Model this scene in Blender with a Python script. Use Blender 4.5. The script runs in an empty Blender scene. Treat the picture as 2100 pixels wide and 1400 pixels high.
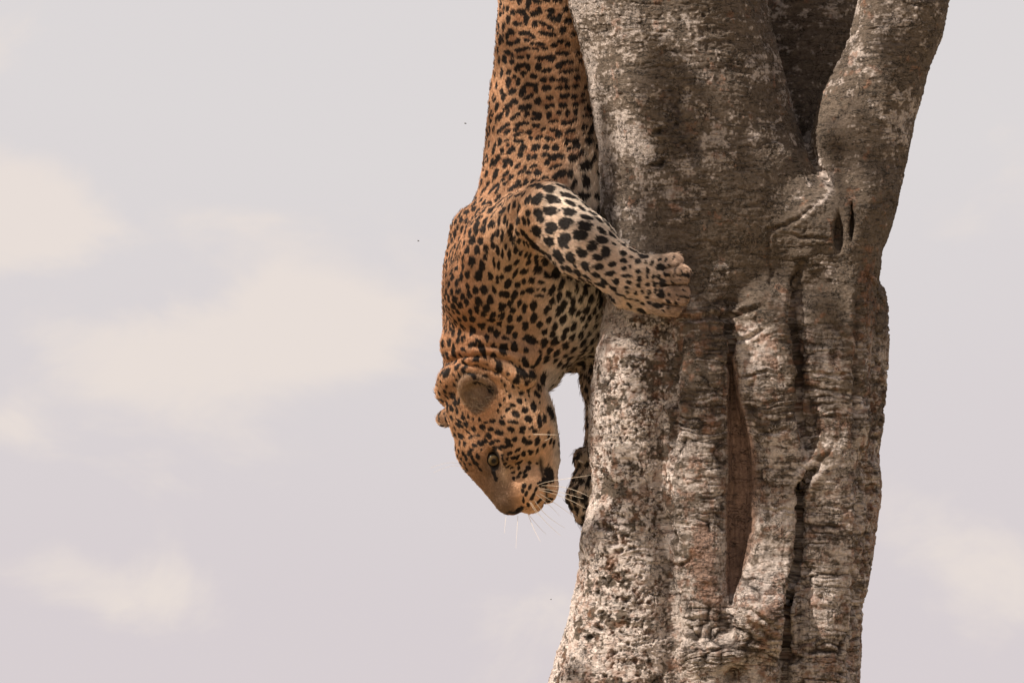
import bpy, math, random
import numpy as np
from mathutils import Vector, Matrix
from mathutils.bvhtree import BVHTree

rng = np.random.default_rng(7)
random.seed(7)
scene = bpy.context.scene
coll = scene.collection

# ------------------------------------------------------------------ camera, sky, sun, exposure
S = 0.0008                      # metres per modelling unit
DIST = 14.0                     # camera to subject, metres
PITCH = math.radians(8.0)       # the camera looks up a little
SUBJ_Z = 3.95                   # height of the middle of the subject
DU = DIST / S

cam_d = bpy.data.cameras.new('camera')
cam = bpy.data.objects.new('camera', cam_d); coll.objects.link(cam)
cam_d.sensor_width = 36.0
cam_d.lens = 36.0 * DIST / (2100 * S)
cam_d.clip_start = 0.5
cam_d.clip_end = 20000
CP, SP = math.cos(PITCH), math.sin(PITCH)
cam.location = (0, -DIST * CP, SUBJ_Z - DIST * SP)
cam.rotation_euler = (math.radians(90) + PITCH, 0, 0)
scene.camera = cam

SUN_EL, SUN_AZ = math.radians(46), math.radians(-58)   # azimuth from the camera side, negative = left
to_sun = Vector((math.sin(SUN_AZ) * math.cos(SUN_EL), -math.cos(SUN_AZ) * math.cos(SUN_EL), math.sin(SUN_EL)))

world = bpy.data.worlds.new('World'); scene.world = world
world.use_nodes = True
wn, wl = world.node_tree.nodes, world.node_tree.links
wn.clear()
def node(tree, kind, **kw):
    n = tree.nodes.new(kind)
    for k, v in kw.items():
        if k.startswith('i_'):
            n.inputs[k[2:]].default_value = v
        else:
            setattr(n, k, v)
    return n
wt = world.node_tree
out = node(wt, 'ShaderNodeOutputWorld')
sky = node(wt, 'ShaderNodeTexSky', sky_type='NISHITA', sun_disc=False)
sky.sun_elevation = SUN_EL
sky.sun_rotation = math.atan2(to_sun.x, to_sun.y)
sky.air_density = 1.6; sky.dust_density = 3.5
bg_sky = node(wt, 'ShaderNodeBackground'); bg_sky.inputs['Strength'].default_value = 0.09
wl.new(sky.outputs[0], bg_sky.inputs[0])
# thin high cloud over the whole sky
tc = node(wt, 'ShaderNodeTexCoord')
def wmap(scale, rot=(0, 0, 0), loc=(0, 0, 0)):
    m = node(wt, 'ShaderNodeMapping'); m.inputs['Scale'].default_value = scale
    m.inputs['Rotation'].default_value = rot; m.inputs['Location'].default_value = loc
    wl.new(tc.outputs['Generated'], m.inputs[0]); return m
def wnoise(m, scale, detail, rough, dist=0.0):
    n = node(wt, 'ShaderNodeTexNoise'); n.inputs['Scale'].default_value = scale
    n.inputs['Detail'].default_value = detail; n.inputs['Roughness'].default_value = rough
    n.inputs['Distortion'].default_value = dist
    wl.new(m.outputs[0], n.inputs['Vector']); return n
def wmath(op, a, b=None, c=None, clamp=False):
    n = node(wt, 'ShaderNodeMath', operation=op, use_clamp=clamp)
    for i, v in enumerate((a, b, c)):
        if v is None: continue
        if hasattr(v, 'links'): wl.new(v, n.inputs[i])
        else: n.inputs[i].default_value = v
    return n.outputs[0]
n1 = wnoise(wmap((1, 1, 1.7), loc=(0.31, 0.2, 0.147)), 40, 7, 0.56, 0.4)
n2 = wnoise(wmap((1, 1, 1.4), loc=(0.7, 0.1, 0.4)), 12, 2, 0.5)
# the cloud heaps to the left of the tree, and the same kind of heaps anywhere round the sky from the noise
sep = node(wt, 'ShaderNodeSeparateXYZ'); wl.new(tc.outputs['Generated'], sep.inputs[0])
def pix_dir(px, py):
    v = Vector(((px - 1050) * S, DIST, (700 - py) * S))
    return Vector((v.x, v.y * CP - v.z * SP, v.y * SP + v.z * CP)).normalized()
heap = None
for (px, py, rx, ry, w) in [(40, 420, 230, 130, 1.0), (560, 640, 190, 110, .9), (340, 770, 330, 130, .58), (420, 450, 170, 60, .38),
                            (700, 700, 160, 100, .55), (320, 1230, 150, 80, .34), (120, 1150, 190, 60, .28), (10, 870, 90, 60, .5),
                            (2000, 470, 150, 90, .35), (1950, 1100, 170, 120, .3), (2080, 1230, 200, 120, .3)]:
    d = pix_dir(px, py)
    ax = wmath('MULTIPLY', wmath('SUBTRACT', sep.outputs[0], d.x), DIST / (rx * S))
    az = wmath('MULTIPLY', wmath('SUBTRACT', sep.outputs[2], d.z), DIST / (ry * S))
    r2 = wmath('ADD', wmath('MULTIPLY', ax, ax), wmath('MULTIPLY', az, az))
    front = wmath('GREATER_THAN', sep.outputs[1], 0.0)
    g = wmath('MULTIPLY', wmath('MULTIPLY', wmath('EXPONENT', wmath('MULTIPLY', r2, -1.0)), w), front)
    heap = g if heap is None else wmath('ADD', heap, g)
nn = wmath('SUBTRACT', n1.outputs['Fac'], 0.5)
h2 = wmath('ADD', heap, wmath('MULTIPLY', nn, 2.0))
h3 = wmath('ADD', h2, wmath('MULTIPLY', wmath('SUBTRACT', n2.outputs['Fac'], 0.47), 1.0))
ss = node(wt, 'ShaderNodeMapRange', interpolation_type='SMOOTHSTEP')
ss.inputs['From Min'].default_value = 0.15; ss.inputs['From Max'].default_value = 0.72
wl.new(h3, ss.inputs['Value'])
n3 = wnoise(wmap((1, 1, 2.2), loc=(1.7, 2.1, 0.2)), 9, 2, 0.5)
tint = node(wt, 'ShaderNodeMixRGB'); tint.inputs[1].default_value = (0.738, 0.695, 0.700, 1); tint.inputs[2].default_value = (0.700, 0.635, 0.662, 1)
elev = node(wt, 'ShaderNodeMapRange'); elev.inputs['From Min'].default_value = pix_dir(1050, 200).z; elev.inputs['From Max'].default_value = pix_dir(1050, 1200).z
wl.new(wmath('ADD', sep.outputs[2], wmath('MULTIPLY', wmath('SUBTRACT', n3.outputs['Fac'], 0.5), 0.05)), elev.inputs['Value'])
wl.new(elev.outputs[0], tint.inputs[0])
cl = node(wt, 'ShaderNodeMixRGB'); cl.inputs[2].default_value = (0.835, 0.745, 0.70, 1)
wl.new(tint.outputs[0], cl.inputs[1]); wl.new(ss.outputs[0], cl.inputs[0])
bg_cl = node(wt, 'ShaderNodeBackground'); wl.new(cl.outputs[0], bg_cl.inputs[0]); bg_cl.inputs['Strength'].default_value = 0.652
mixs = node(wt, 'ShaderNodeMixShader'); mixs.inputs[0].default_value = 0.93
wl.new(bg_sky.outputs[0], mixs.inputs[1]); wl.new(bg_cl.outputs[0], mixs.inputs[2])
wl.new(mixs.outputs[0], out.inputs['Surface'])

sun_d = bpy.data.lights.new('sun', 'SUN'); sun_d.energy = 5.0; sun_d.angle = math.radians(0.6)
sun_d.color = (1.0, 0.90, 0.78)
sun = bpy.data.objects.new('sun', sun_d); coll.objects.link(sun)
sun.rotation_euler = to_sun.to_track_quat('Z', 'Y').to_euler()
sun.location = (-5, -5, 20)
scene.view_settings.view_transform = 'Standard'
scene.view_settings.look = 'None'
scene.view_settings.exposure = 0.62
scene.view_settings.gamma = 1.0

# ------------------------------------------------------------------ small numeric toolbox
F = np.float32
def to_world(P):
    """modelling space (x right, d away, y down) -> world metres"""
    X = (P[:, 0] - 1050) * S; Y = P[:, 1] * S; Z = (700 - P[:, 2]) * S
    return np.stack([X, Y * CP - Z * SP, Y * SP + Z * CP + SUBJ_Z], 1)
def dir_world(V):
    X = V[:, 0]; Y = V[:, 1]; Z = -V[:, 2]
    return np.stack([X, Y * CP - Z * SP, Y * SP + Z * CP], 1)
def from_world(W):
    X, Y, Z = W[0], W[1], W[2] - SUBJ_Z
    y = Y * CP + Z * SP; z = -Y * SP + Z * CP
    return np.array([X / S + 1050, y / S, 700 - z / S])

def _hash(ix, iy, iz, seed):
    h = (ix.astype(np.uint32) * np.uint32(374761393) + iy.astype(np.uint32) * np.uint32(668265263)
         + iz.astype(np.uint32) * np.uint32(2147483647) + np.uint32((seed * 974634777) & 0xffffffff))
    h = (h ^ (h >> np.uint32(13))) * np.uint32(1274126177)
    h = (h ^ (h >> np.uint32(16))) * np.uint32(2246822519)
    h = h ^ (h >> np.uint32(15))
    return (h & np.uint32(0xffffff)).astype(F) / F(0xffffff)
def vnoise(P, seed=0):
    P = np.asarray(P, F); fl = np.floor(P); f = P - fl; i = fl.astype(np.int32).astype(np.uint32)
    f = f * f * f * (f * (f * 6 - 15) + 10)
    K = (np.uint32(374761393), np.uint32(668265263), np.uint32(2147483647))
    h0 = [i[:, j] * K[j] for j in range(3)]; h0[0] = h0[0] + np.uint32((seed * 974634777) & 0xffffffff)
    H = [(h0[j], h0[j] + K[j]) for j in range(3)]
    r = None
    gx, gy, gz = [np.ascontiguousarray(f[:, j]) for j in range(3)]
    def rnd(h):
        h = (h ^ (h >> np.uint32(13))) * np.uint32(1274126177)
        h = (h ^ (h >> np.uint32(16))) * np.uint32(2246822519)
        return ((h ^ (h >> np.uint32(15))) >> np.uint32(8)).astype(F)
    pl = []
    for a in (0, 1):
        row = []
        for b in (0, 1):
            hab = H[0][a] + H[1][b]
            v0 = rnd(hab + H[2][0]); v1 = rnd(hab + H[2][1]); row.append(v0 + (v1 - v0) * gz)
        pl.append(row[0] + (row[1] - row[0]) * gy)
    return (pl[0] + (pl[1] - pl[0]) * gx) * F(2 / 0xffffff) - 1
def fbm(P, octv=3, seed=0, gain=0.5):
    r, a, t = 0, 1.0, 0
    for k in range(octv):
        r = r + a * vnoise(P * (2.03 ** k) + k * 17.3, seed + k); t += a; a *= gain
    return r / t
def worley(P, seed=0):
    i = np.floor(P).astype(np.int64)
    f1 = np.full(len(P), 9, F); f2 = np.full(len(P), 9, F); idv = np.zeros(len(P), F)
    for a in (-1, 0, 1):
        for b in (-1, 0, 1):
            for c in (-1, 0, 1):
                cx, cy, cz = i[:, 0] + a, i[:, 1] + b, i[:, 2] + c
                dx = cx + _hash(cx, cy, cz, seed) - P[:, 0]; dy = cy + _hash(cx, cy, cz, seed + 1) - P[:, 1]; dz = cz + _hash(cx, cy, cz, seed + 2) - P[:, 2]
                d = np.sqrt(dx * dx + dy * dy + dz * dz).astype(F)
                n = d < f1
                f2 = np.where(n, f1, np.minimum(f2, d)); idv = np.where(n, _hash(cx, cy, cz, seed + 5), idv); f1 = np.where(n, d, f1)
    return f1, f2, idv
def sstep(a, b, x):
    t = np.clip((x - a) / (b - a), 0, 1); return t * t * (3 - 2 * t)

def pchip_table(ys, vs, lo, hi, step=2.0):
    ys = np.array(ys, float); vs = np.array(vs, float)
    h = np.diff(ys); dl = np.diff(vs) / h
    m = np.zeros_like(vs)
    for k in range(1, len(vs) - 1):
        if dl[k - 1] * dl[k] > 0:
            w1, w2 = 2 * h[k] + h[k - 1], h[k] + 2 * h[k - 1]
            m[k] = (w1 + w2) / (w1 / dl[k - 1] + w2 / dl[k])
    m[0], m[-1] = dl[0], dl[-1]
    t = np.arange(lo, hi + step, step)
    q = np.clip(t, ys[0], ys[-1]); k = np.clip(np.searchsorted(ys, q) - 1, 0, len(h) - 1)
    s = (q - ys[k]) / h[k]
    r = (2*s**3 - 3*s**2 + 1) * vs[k] + (s**3 - 2*s**2 + s) * h[k] * m[k] + (-2*s**3 + 3*s**2) * vs[k+1] + (s**3 - s**2) * h[k] * m[k+1]
    return t, r

class Prim:
    op = 'add'; k = 10.0
    def box(self): return self.lo, self.hi
class Sweep(Prim):
    """elliptical sections stacked along y: rows of (y, x_left, x_right, d_centre, d_radius)"""
    def __init__(s, rows, k=10, op='add', cap=0.0, pw=2.0):
        R = np.array(rows, float); s.k, s.op, s.pw = k, op, pw
        y0, y1 = R[0, 0], R[-1, 0]; s.y0, s.y1, s.cap = y0, y1, cap
        s.t, cx = pchip_table(R[:, 0], (R[:, 1] + R[:, 2]) / 2, y0, y1)
        s.cx = cx; s.rx = pchip_table(R[:, 0], (R[:, 2] - R[:, 1]) / 2, y0, y1)[1]
        s.cd = pchip_table(R[:, 0], R[:, 3], y0, y1)[1]; s.rd = pchip_table(R[:, 0], R[:, 4], y0, y1)[1]
        s.lo = (min(R[:, 1]), min(R[:, 3] - R[:, 4]), y0); s.hi = (max(R[:, 2]), max(R[:, 3] + R[:, 4]), y1)
    def ev(s, x, d, y):
        sh = y.shape; yf = y.ravel()
        I = lambda a: np.interp(yf, s.t, a).reshape(sh).astype(F)
        rx, rd = I(s.rx), I(s.rd)
        if s.cap > 0:
            e = np.minimum(yf - s.y0, s.y1 - yf).reshape(sh)
            e = np.clip(e / s.cap, 0, 1); sc = np.sqrt(np.maximum(1 - (1 - e) ** 2, 1e-4)).astype(F)
            rx, rd = rx * sc, rd * sc
        rx = np.maximum(rx, 1); rd = np.maximum(rd, 1)
        a = (x - I(s.cx)) / rx; b = (d - I(s.cd)) / rd
        if s.pw != 2.0:
            q = (np.abs(a) ** s.pw + np.abs(b) ** s.pw) ** (1 / s.pw)
            f = (q - 1) * np.minimum(rx, rd)
        else:
            k0 = np.sqrt(a * a + b * b); k1 = np.sqrt((a / rx) ** 2 + (b / rd) ** 2) + 1e-9
            f = k0 * (k0 - 1) / k1
        return np.maximum(f, np.maximum(s.y0 - y, y - s.y1))
class Cone(Prim):
    def __init__(s, a, ra, b, rb, k=10, op='add'):
        s.a, s.b, s.ra, s.rb, s.k, s.op = np.array(a, float), np.array(b, float), ra, rb, k, op
        s.lo = np.minimum(s.a - ra, s.b - rb); s.hi = np.maximum(s.a + ra, s.b + rb)
    def ev(s, x, d, y):
        v = s.b - s.a; L = float(v @ v)
        px, pd, py = x - F(s.a[0]), d - F(s.a[1]), y - F(s.a[2])
        h = np.clip((px * F(v[0]) + pd * F(v[1]) + py * F(v[2])) / F(L), 0, 1)
        qx, qd, qy = px - h * F(v[0]), pd - h * F(v[1]), py - h * F(v[2])
        return np.sqrt(qx * qx + qd * qd + qy * qy) - (F(s.ra) + h * F(s.rb - s.ra))
class Ell(Prim):
    """ellipsoid with axes given by the rows of a rotation matrix"""
    def __init__(s, c, r, M=None, k=10, op='add'):
        s.c, s.r, s.k, s.op = np.array(c, float), np.array(r, float), k, op
        s.M = np.eye(3) if M is None else np.array(M, float)
        e = np.sqrt(((s.M * s.r[:, None]) ** 2).sum(0)); s.lo = s.c - e; s.hi = s.c + e
    def ev(s, x, d, y):
        px, pd, py = x - F(s.c[0]), d - F(s.c[1]), y - F(s.c[2])
        k0 = 0; k1 = 0
        for i in range(3):
            q = (px * F(s.M[i, 0]) + pd * F(s.M[i, 1]) + py * F(s.M[i, 2])) / F(s.r[i])
            k0 = k0 + q * q; k1 = k1 + (q / F(s.r[i])) ** 2
        k0 = np.sqrt(k0); k1 = np.sqrt(k1) + F(1e-6)
        return k0 * (k0 - 1) / k1
class Cut(Prim):
    """a prim kept on one side of others: max of several prims"""
    def __init__(s, base, minus, k=10, op='add', ks=4):
        s.b, s.m, s.k, s.op, s.ks = base, minus, k, op, ks; s.lo, s.hi = base.lo, base.hi
    def ev(s, x, d, y):
        f = s.b.ev(x, d, y)
        for m in s.m: f = -smin(-f, m.ev(x, d, y), s.ks)
        return f
def smin(a, b, k):
    h = np.maximum(k - np.abs(a - b), 0) / F(k)
    return np.minimum(a, b) - h * h * F(k * 0.25)
def combine(f, p, v):
    return smin(f, v, p.k) if p.op == 'add' else -smin(-f, v, p.k)
def eval_grid(prims, ax):
    V = np.full([len(a) for a in ax], 60, F)
    for p in prims:
        m = p.k + 14; sl = []
        for i in range(3):
            a = np.searchsorted(ax[i], p.lo[i] - m); b = np.searchsorted(ax[i], p.hi[i] + m); sl.append(slice(max(a - 1, 0), b + 1))
        x, d, y = ax[0][sl[0]][:, None, None], ax[1][sl[1]][None, :, None], ax[2][sl[2]][None, None, :]
        if min(x.size, d.size, y.size) == 0: continue
        V[tuple(sl)] = combine(V[tuple(sl)], p, p.ev(x, d, y).astype(F))
    return V
def eval_pts(prims, P):
    f = np.full(len(P), 60, F)
    for p in prims:
        m = p.k + 14
        w = np.where(((P >= np.array(p.lo) - m) & (P <= np.array(p.hi) + m)).all(1))[0]
        if len(w): f[w] = combine(f[w], p, p.ev(P[w, 0], P[w, 1], P[w, 2]).astype(F))
    return f
def surface_nets(V, ax):
    n = V.shape; neg = V < 0
    c = np.zeros((n[0]-1, n[1]-1, n[2]-1), np.uint8)
    for a in (0, 1):
        for b in (0, 1):
            for e in (0, 1):
                c += neg[a:n[0]-1+a, b:n[1]-1+b, e:n[2]-1+e]
    act = np.argwhere((c > 0) & (c < 8))
    idx = np.full(c.shape, -1, np.int64); idx[tuple(act.T)] = np.arange(len(act))
    acc = np.zeros((len(act), 3)); cnt = np.zeros(len(act))
    corner = [(a, b, e) for a in (0, 1) for b in (0, 1) for e in (0, 1)]
    vals = {k: V[act[:, 0]+k[0], act[:, 1]+k[1], act[:, 2]+k[2]] for k in corner}
    for k in corner:
        for axn in range(3):
            if k[axn] == 0:
                k2 = list(k); k2[axn] = 1; k2 = tuple(k2)
                v0, v1 = vals[k], vals[k2]; m = (v0 < 0) != (v1 < 0)
                t = np.where(m, v0 / np.where(m, v0 - v1, 1), 0)
                p = np.tile(np.array(k, float), (len(act), 1)); p[:, axn] = t
                acc[m] += p[m]; cnt[m] += 1
    g = act + acc / cnt[:, None]
    P = np.stack([np.interp(g[:, i], np.arange(n[i]), ax[i]) for i in range(3)], 1)
    quads = []
    for axn in range(3):
        s0 = [slice(None)] * 3; s1 = [slice(None)] * 3; s0[axn] = slice(0, -1); s1[axn] = slice(1, None)
        A, B = neg[tuple(s0)], neg[tuple(s1)]
        o = [i for i in range(3) if i != axn]
        e = np.argwhere(A != B)
        e = e[(e[:, o[0]] > 0) & (e[:, o[1]] > 0) & (e[:, o[0]] < n[o[0]]-1) & (e[:, o[1]] < n[o[1]]-1)]
        fl = A[tuple(e.T)]
        def cell(a, b):
            q = e.copy(); q[:, o[0]] -= a; q[:, o[1]] -= b; return idx[tuple(q.T)]
        q = np.stack([cell(1, 1), cell(0, 1), cell(0, 0), cell(1, 0)], 1)
        if axn == 1: fl = ~fl
        q[~fl] = q[~fl][:, ::-1]
        quads.append(q)
    Q = np.concatenate(quads); Q = Q[(Q >= 0).all(1)]
    return P, Q
def normals(P, Q):
    a = P[Q[:, 2]] - P[Q[:, 0]]; b = P[Q[:, 3]] - P[Q[:, 1]]; fn = np.cross(a, b)
    N = np.zeros_like(P)
    for i in range(4):
        for j in range(3): N[:, j] += np.bincount(Q[:, i], fn[:, j], len(P))
    return N / (np.linalg.norm(N, axis=1, keepdims=True) + 1e-9)
def subdivide(P, Q):
    e = np.concatenate([Q[:, [i, (i + 1) % 4]] for i in range(4)]); es = np.sort(e, 1)
    key = es[:, 0] * len(P) + es[:, 1]
    u, inv = np.unique(key, return_inverse=True)
    m = (P[u // len(P)] + P[u % len(P)]) / 2; fc = P[Q].mean(1)
    k = len(Q); E = inv.reshape(4, k).T + len(P); Cc = np.arange(k) + len(P) + len(u)
    NQ = np.concatenate([np.stack([Q[:, i], E[:, i], Cc, E[:, (i - 1) % 4]], 1) for i in range(4)])
    return np.concatenate([P, m, fc]), NQ
def smooth(P, Q, it=1, lam=0.5):
    e = np.concatenate([Q[:, [i, (i + 1) % 4]] for i in range(4)])
    cnt = np.bincount(e[:, 0], minlength=len(P)) + np.bincount(e[:, 1], minlength=len(P))
    for _ in range(it):
        A = np.stack([np.bincount(e[:, 0], P[e[:, 1], j], len(P)) + np.bincount(e[:, 1], P[e[:, 0], j], len(P)) for j in range(3)], 1) / np.maximum(cnt, 1)[:, None]
        P = P + (A - P) * lam
    return P
def project(prims, P, N, it=1):
    for _ in range(it):
        f = eval_pts(prims, P); g = (eval_pts(prims, P + N) - eval_pts(prims, P - N)) / 2
        P = P - N * np.clip(f / np.clip(g, 0.35, 2), -4, 4)[:, None]
    return P
def mesh_obj(name, P, Q, mat, parent=None, attrs=None, base=None, smooth_shade=True):
    W = to_world(P)
    if base is not None: W = W - np.array(base)
    me = bpy.data.meshes.new(name)
    me.vertices.add(len(W)); me.vertices.foreach_set('co', W.astype(F).ravel())
    nl = Q.shape[1]
    me.loops.add(Q.size); me.loops.foreach_set('vertex_index', Q.astype(np.int32).ravel())
    me.polygons.add(len(Q)); me.polygons.foreach_set('loop_start', (np.arange(len(Q)) * nl).astype(np.int32))
    me.polygons.foreach_set('use_smooth', np.full(len(Q), smooth_shade))
    me.update(calc_edges=True)
    for an, av in (attrs or {}).items():
        if av.ndim == 1:
            a = me.attributes.new(an, 'FLOAT', 'POINT'); a.data.foreach_set('value', av.astype(F))
        elif an.startswith('col'):
            a = me.attributes.new(an, 'FLOAT_COLOR', 'POINT'); a.data.foreach_set('color', np.concatenate([av, np.ones((len(av), 1))], 1).astype(F).ravel())
        else:
            a = me.attributes.new(an, 'FLOAT_VECTOR', 'POINT'); a.data.foreach_set('vector', av.astype(F).ravel())
    me.materials.append(mat)
    o = bpy.data.objects.new(name, me); coll.objects.link(o)
    if parent: o.parent = parent
    return o
def empty(name, loc):
    o = bpy.data.objects.new(name, None); coll.objects.link(o); o.location = loc; o.empty_display_size = 0.2; return o
def material(name):
    m = bpy.data.materials.new(name); m.use_nodes = True
    return m, m.node_tree, m.node_tree.nodes['Principled BSDF']
def polydist(x, y, pts):
    best = np.full(len(x), 1e9); par = np.zeros(len(x)); L = 0
    seg = [math.dist(pts[i], pts[i+1]) for i in range(len(pts)-1)]; T = sum(seg)
    for i in range(len(pts) - 1):
        a, b = np.array(pts[i], float), np.array(pts[i+1], float); v = b - a
        h = np.clip(((x - a[0]) * v[0] + (y - a[1]) * v[1]) / (v @ v), 0, 1)
        dd = np.hypot(x - a[0] - h * v[0], y - a[1] - h * v[1]); w = dd < best
        best = np.where(w, dd, best); par = np.where(w, (L + h * seg[i]) / T, par); L += seg[i]
    return best, par

# ------------------------------------------------------------------ ground
def build_ground():
    m, t, b = material('dry_savanna_ground')
    n = node(t, 'ShaderNodeTexNoise'); n.inputs['Scale'].default_value = 0.35; n.inputs['Detail'].default_value = 8
    r = node(t, 'ShaderNodeValToRGB')
    r.color_ramp.elements[0].color = (0.17, 0.13, 0.07, 1); r.color_ramp.elements[1].color = (0.30, 0.23, 0.12, 1)
    r.color_ramp.elements[0].position = .35; r.color_ramp.elements[1].position = .65
    g = node(t, 'ShaderNodeNewGeometry')
    t.links.new(g.outputs['Position'], n.inputs['Vector'])
    t.links.new(n.outputs['Fac'], r.inputs[0]); t.links.new(r.outputs[0], b.inputs['Base Color']); b.inputs['Roughness'].default_value = 0.95
    k = 41; xs = np.sign(np.linspace(-1, 1, k)) * np.abs(np.linspace(-1, 1, k)) ** 4 * 6000
    X, Y = np.meshgrid(xs, xs, indexing='ij')
    Z = 0.06 * np.sin(X * 0.31 + 1) * np.cos(Y * 0.27) * np.exp(-(X**2 + Y**2) / 9e4)
    V = np.stack([X, Y, Z], -1).reshape(-1, 3)
    f = [(i * k + j, (i + 1) * k + j, (i + 1) * k + j + 1, i * k + j + 1) for i in range(k - 1) for j in range(k - 1)]
    me = bpy.data.meshes.new('ground'); me.from_pydata(V.tolist(), [], f); me.update(); me.materials.append(m)
    o = bpy.data.objects.new('ground', me); coll.objects.link(o)
    o['kind'] = 'structure'; o['label'] = 'dry grassy savanna ground far below the frame'
build_ground()

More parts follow.
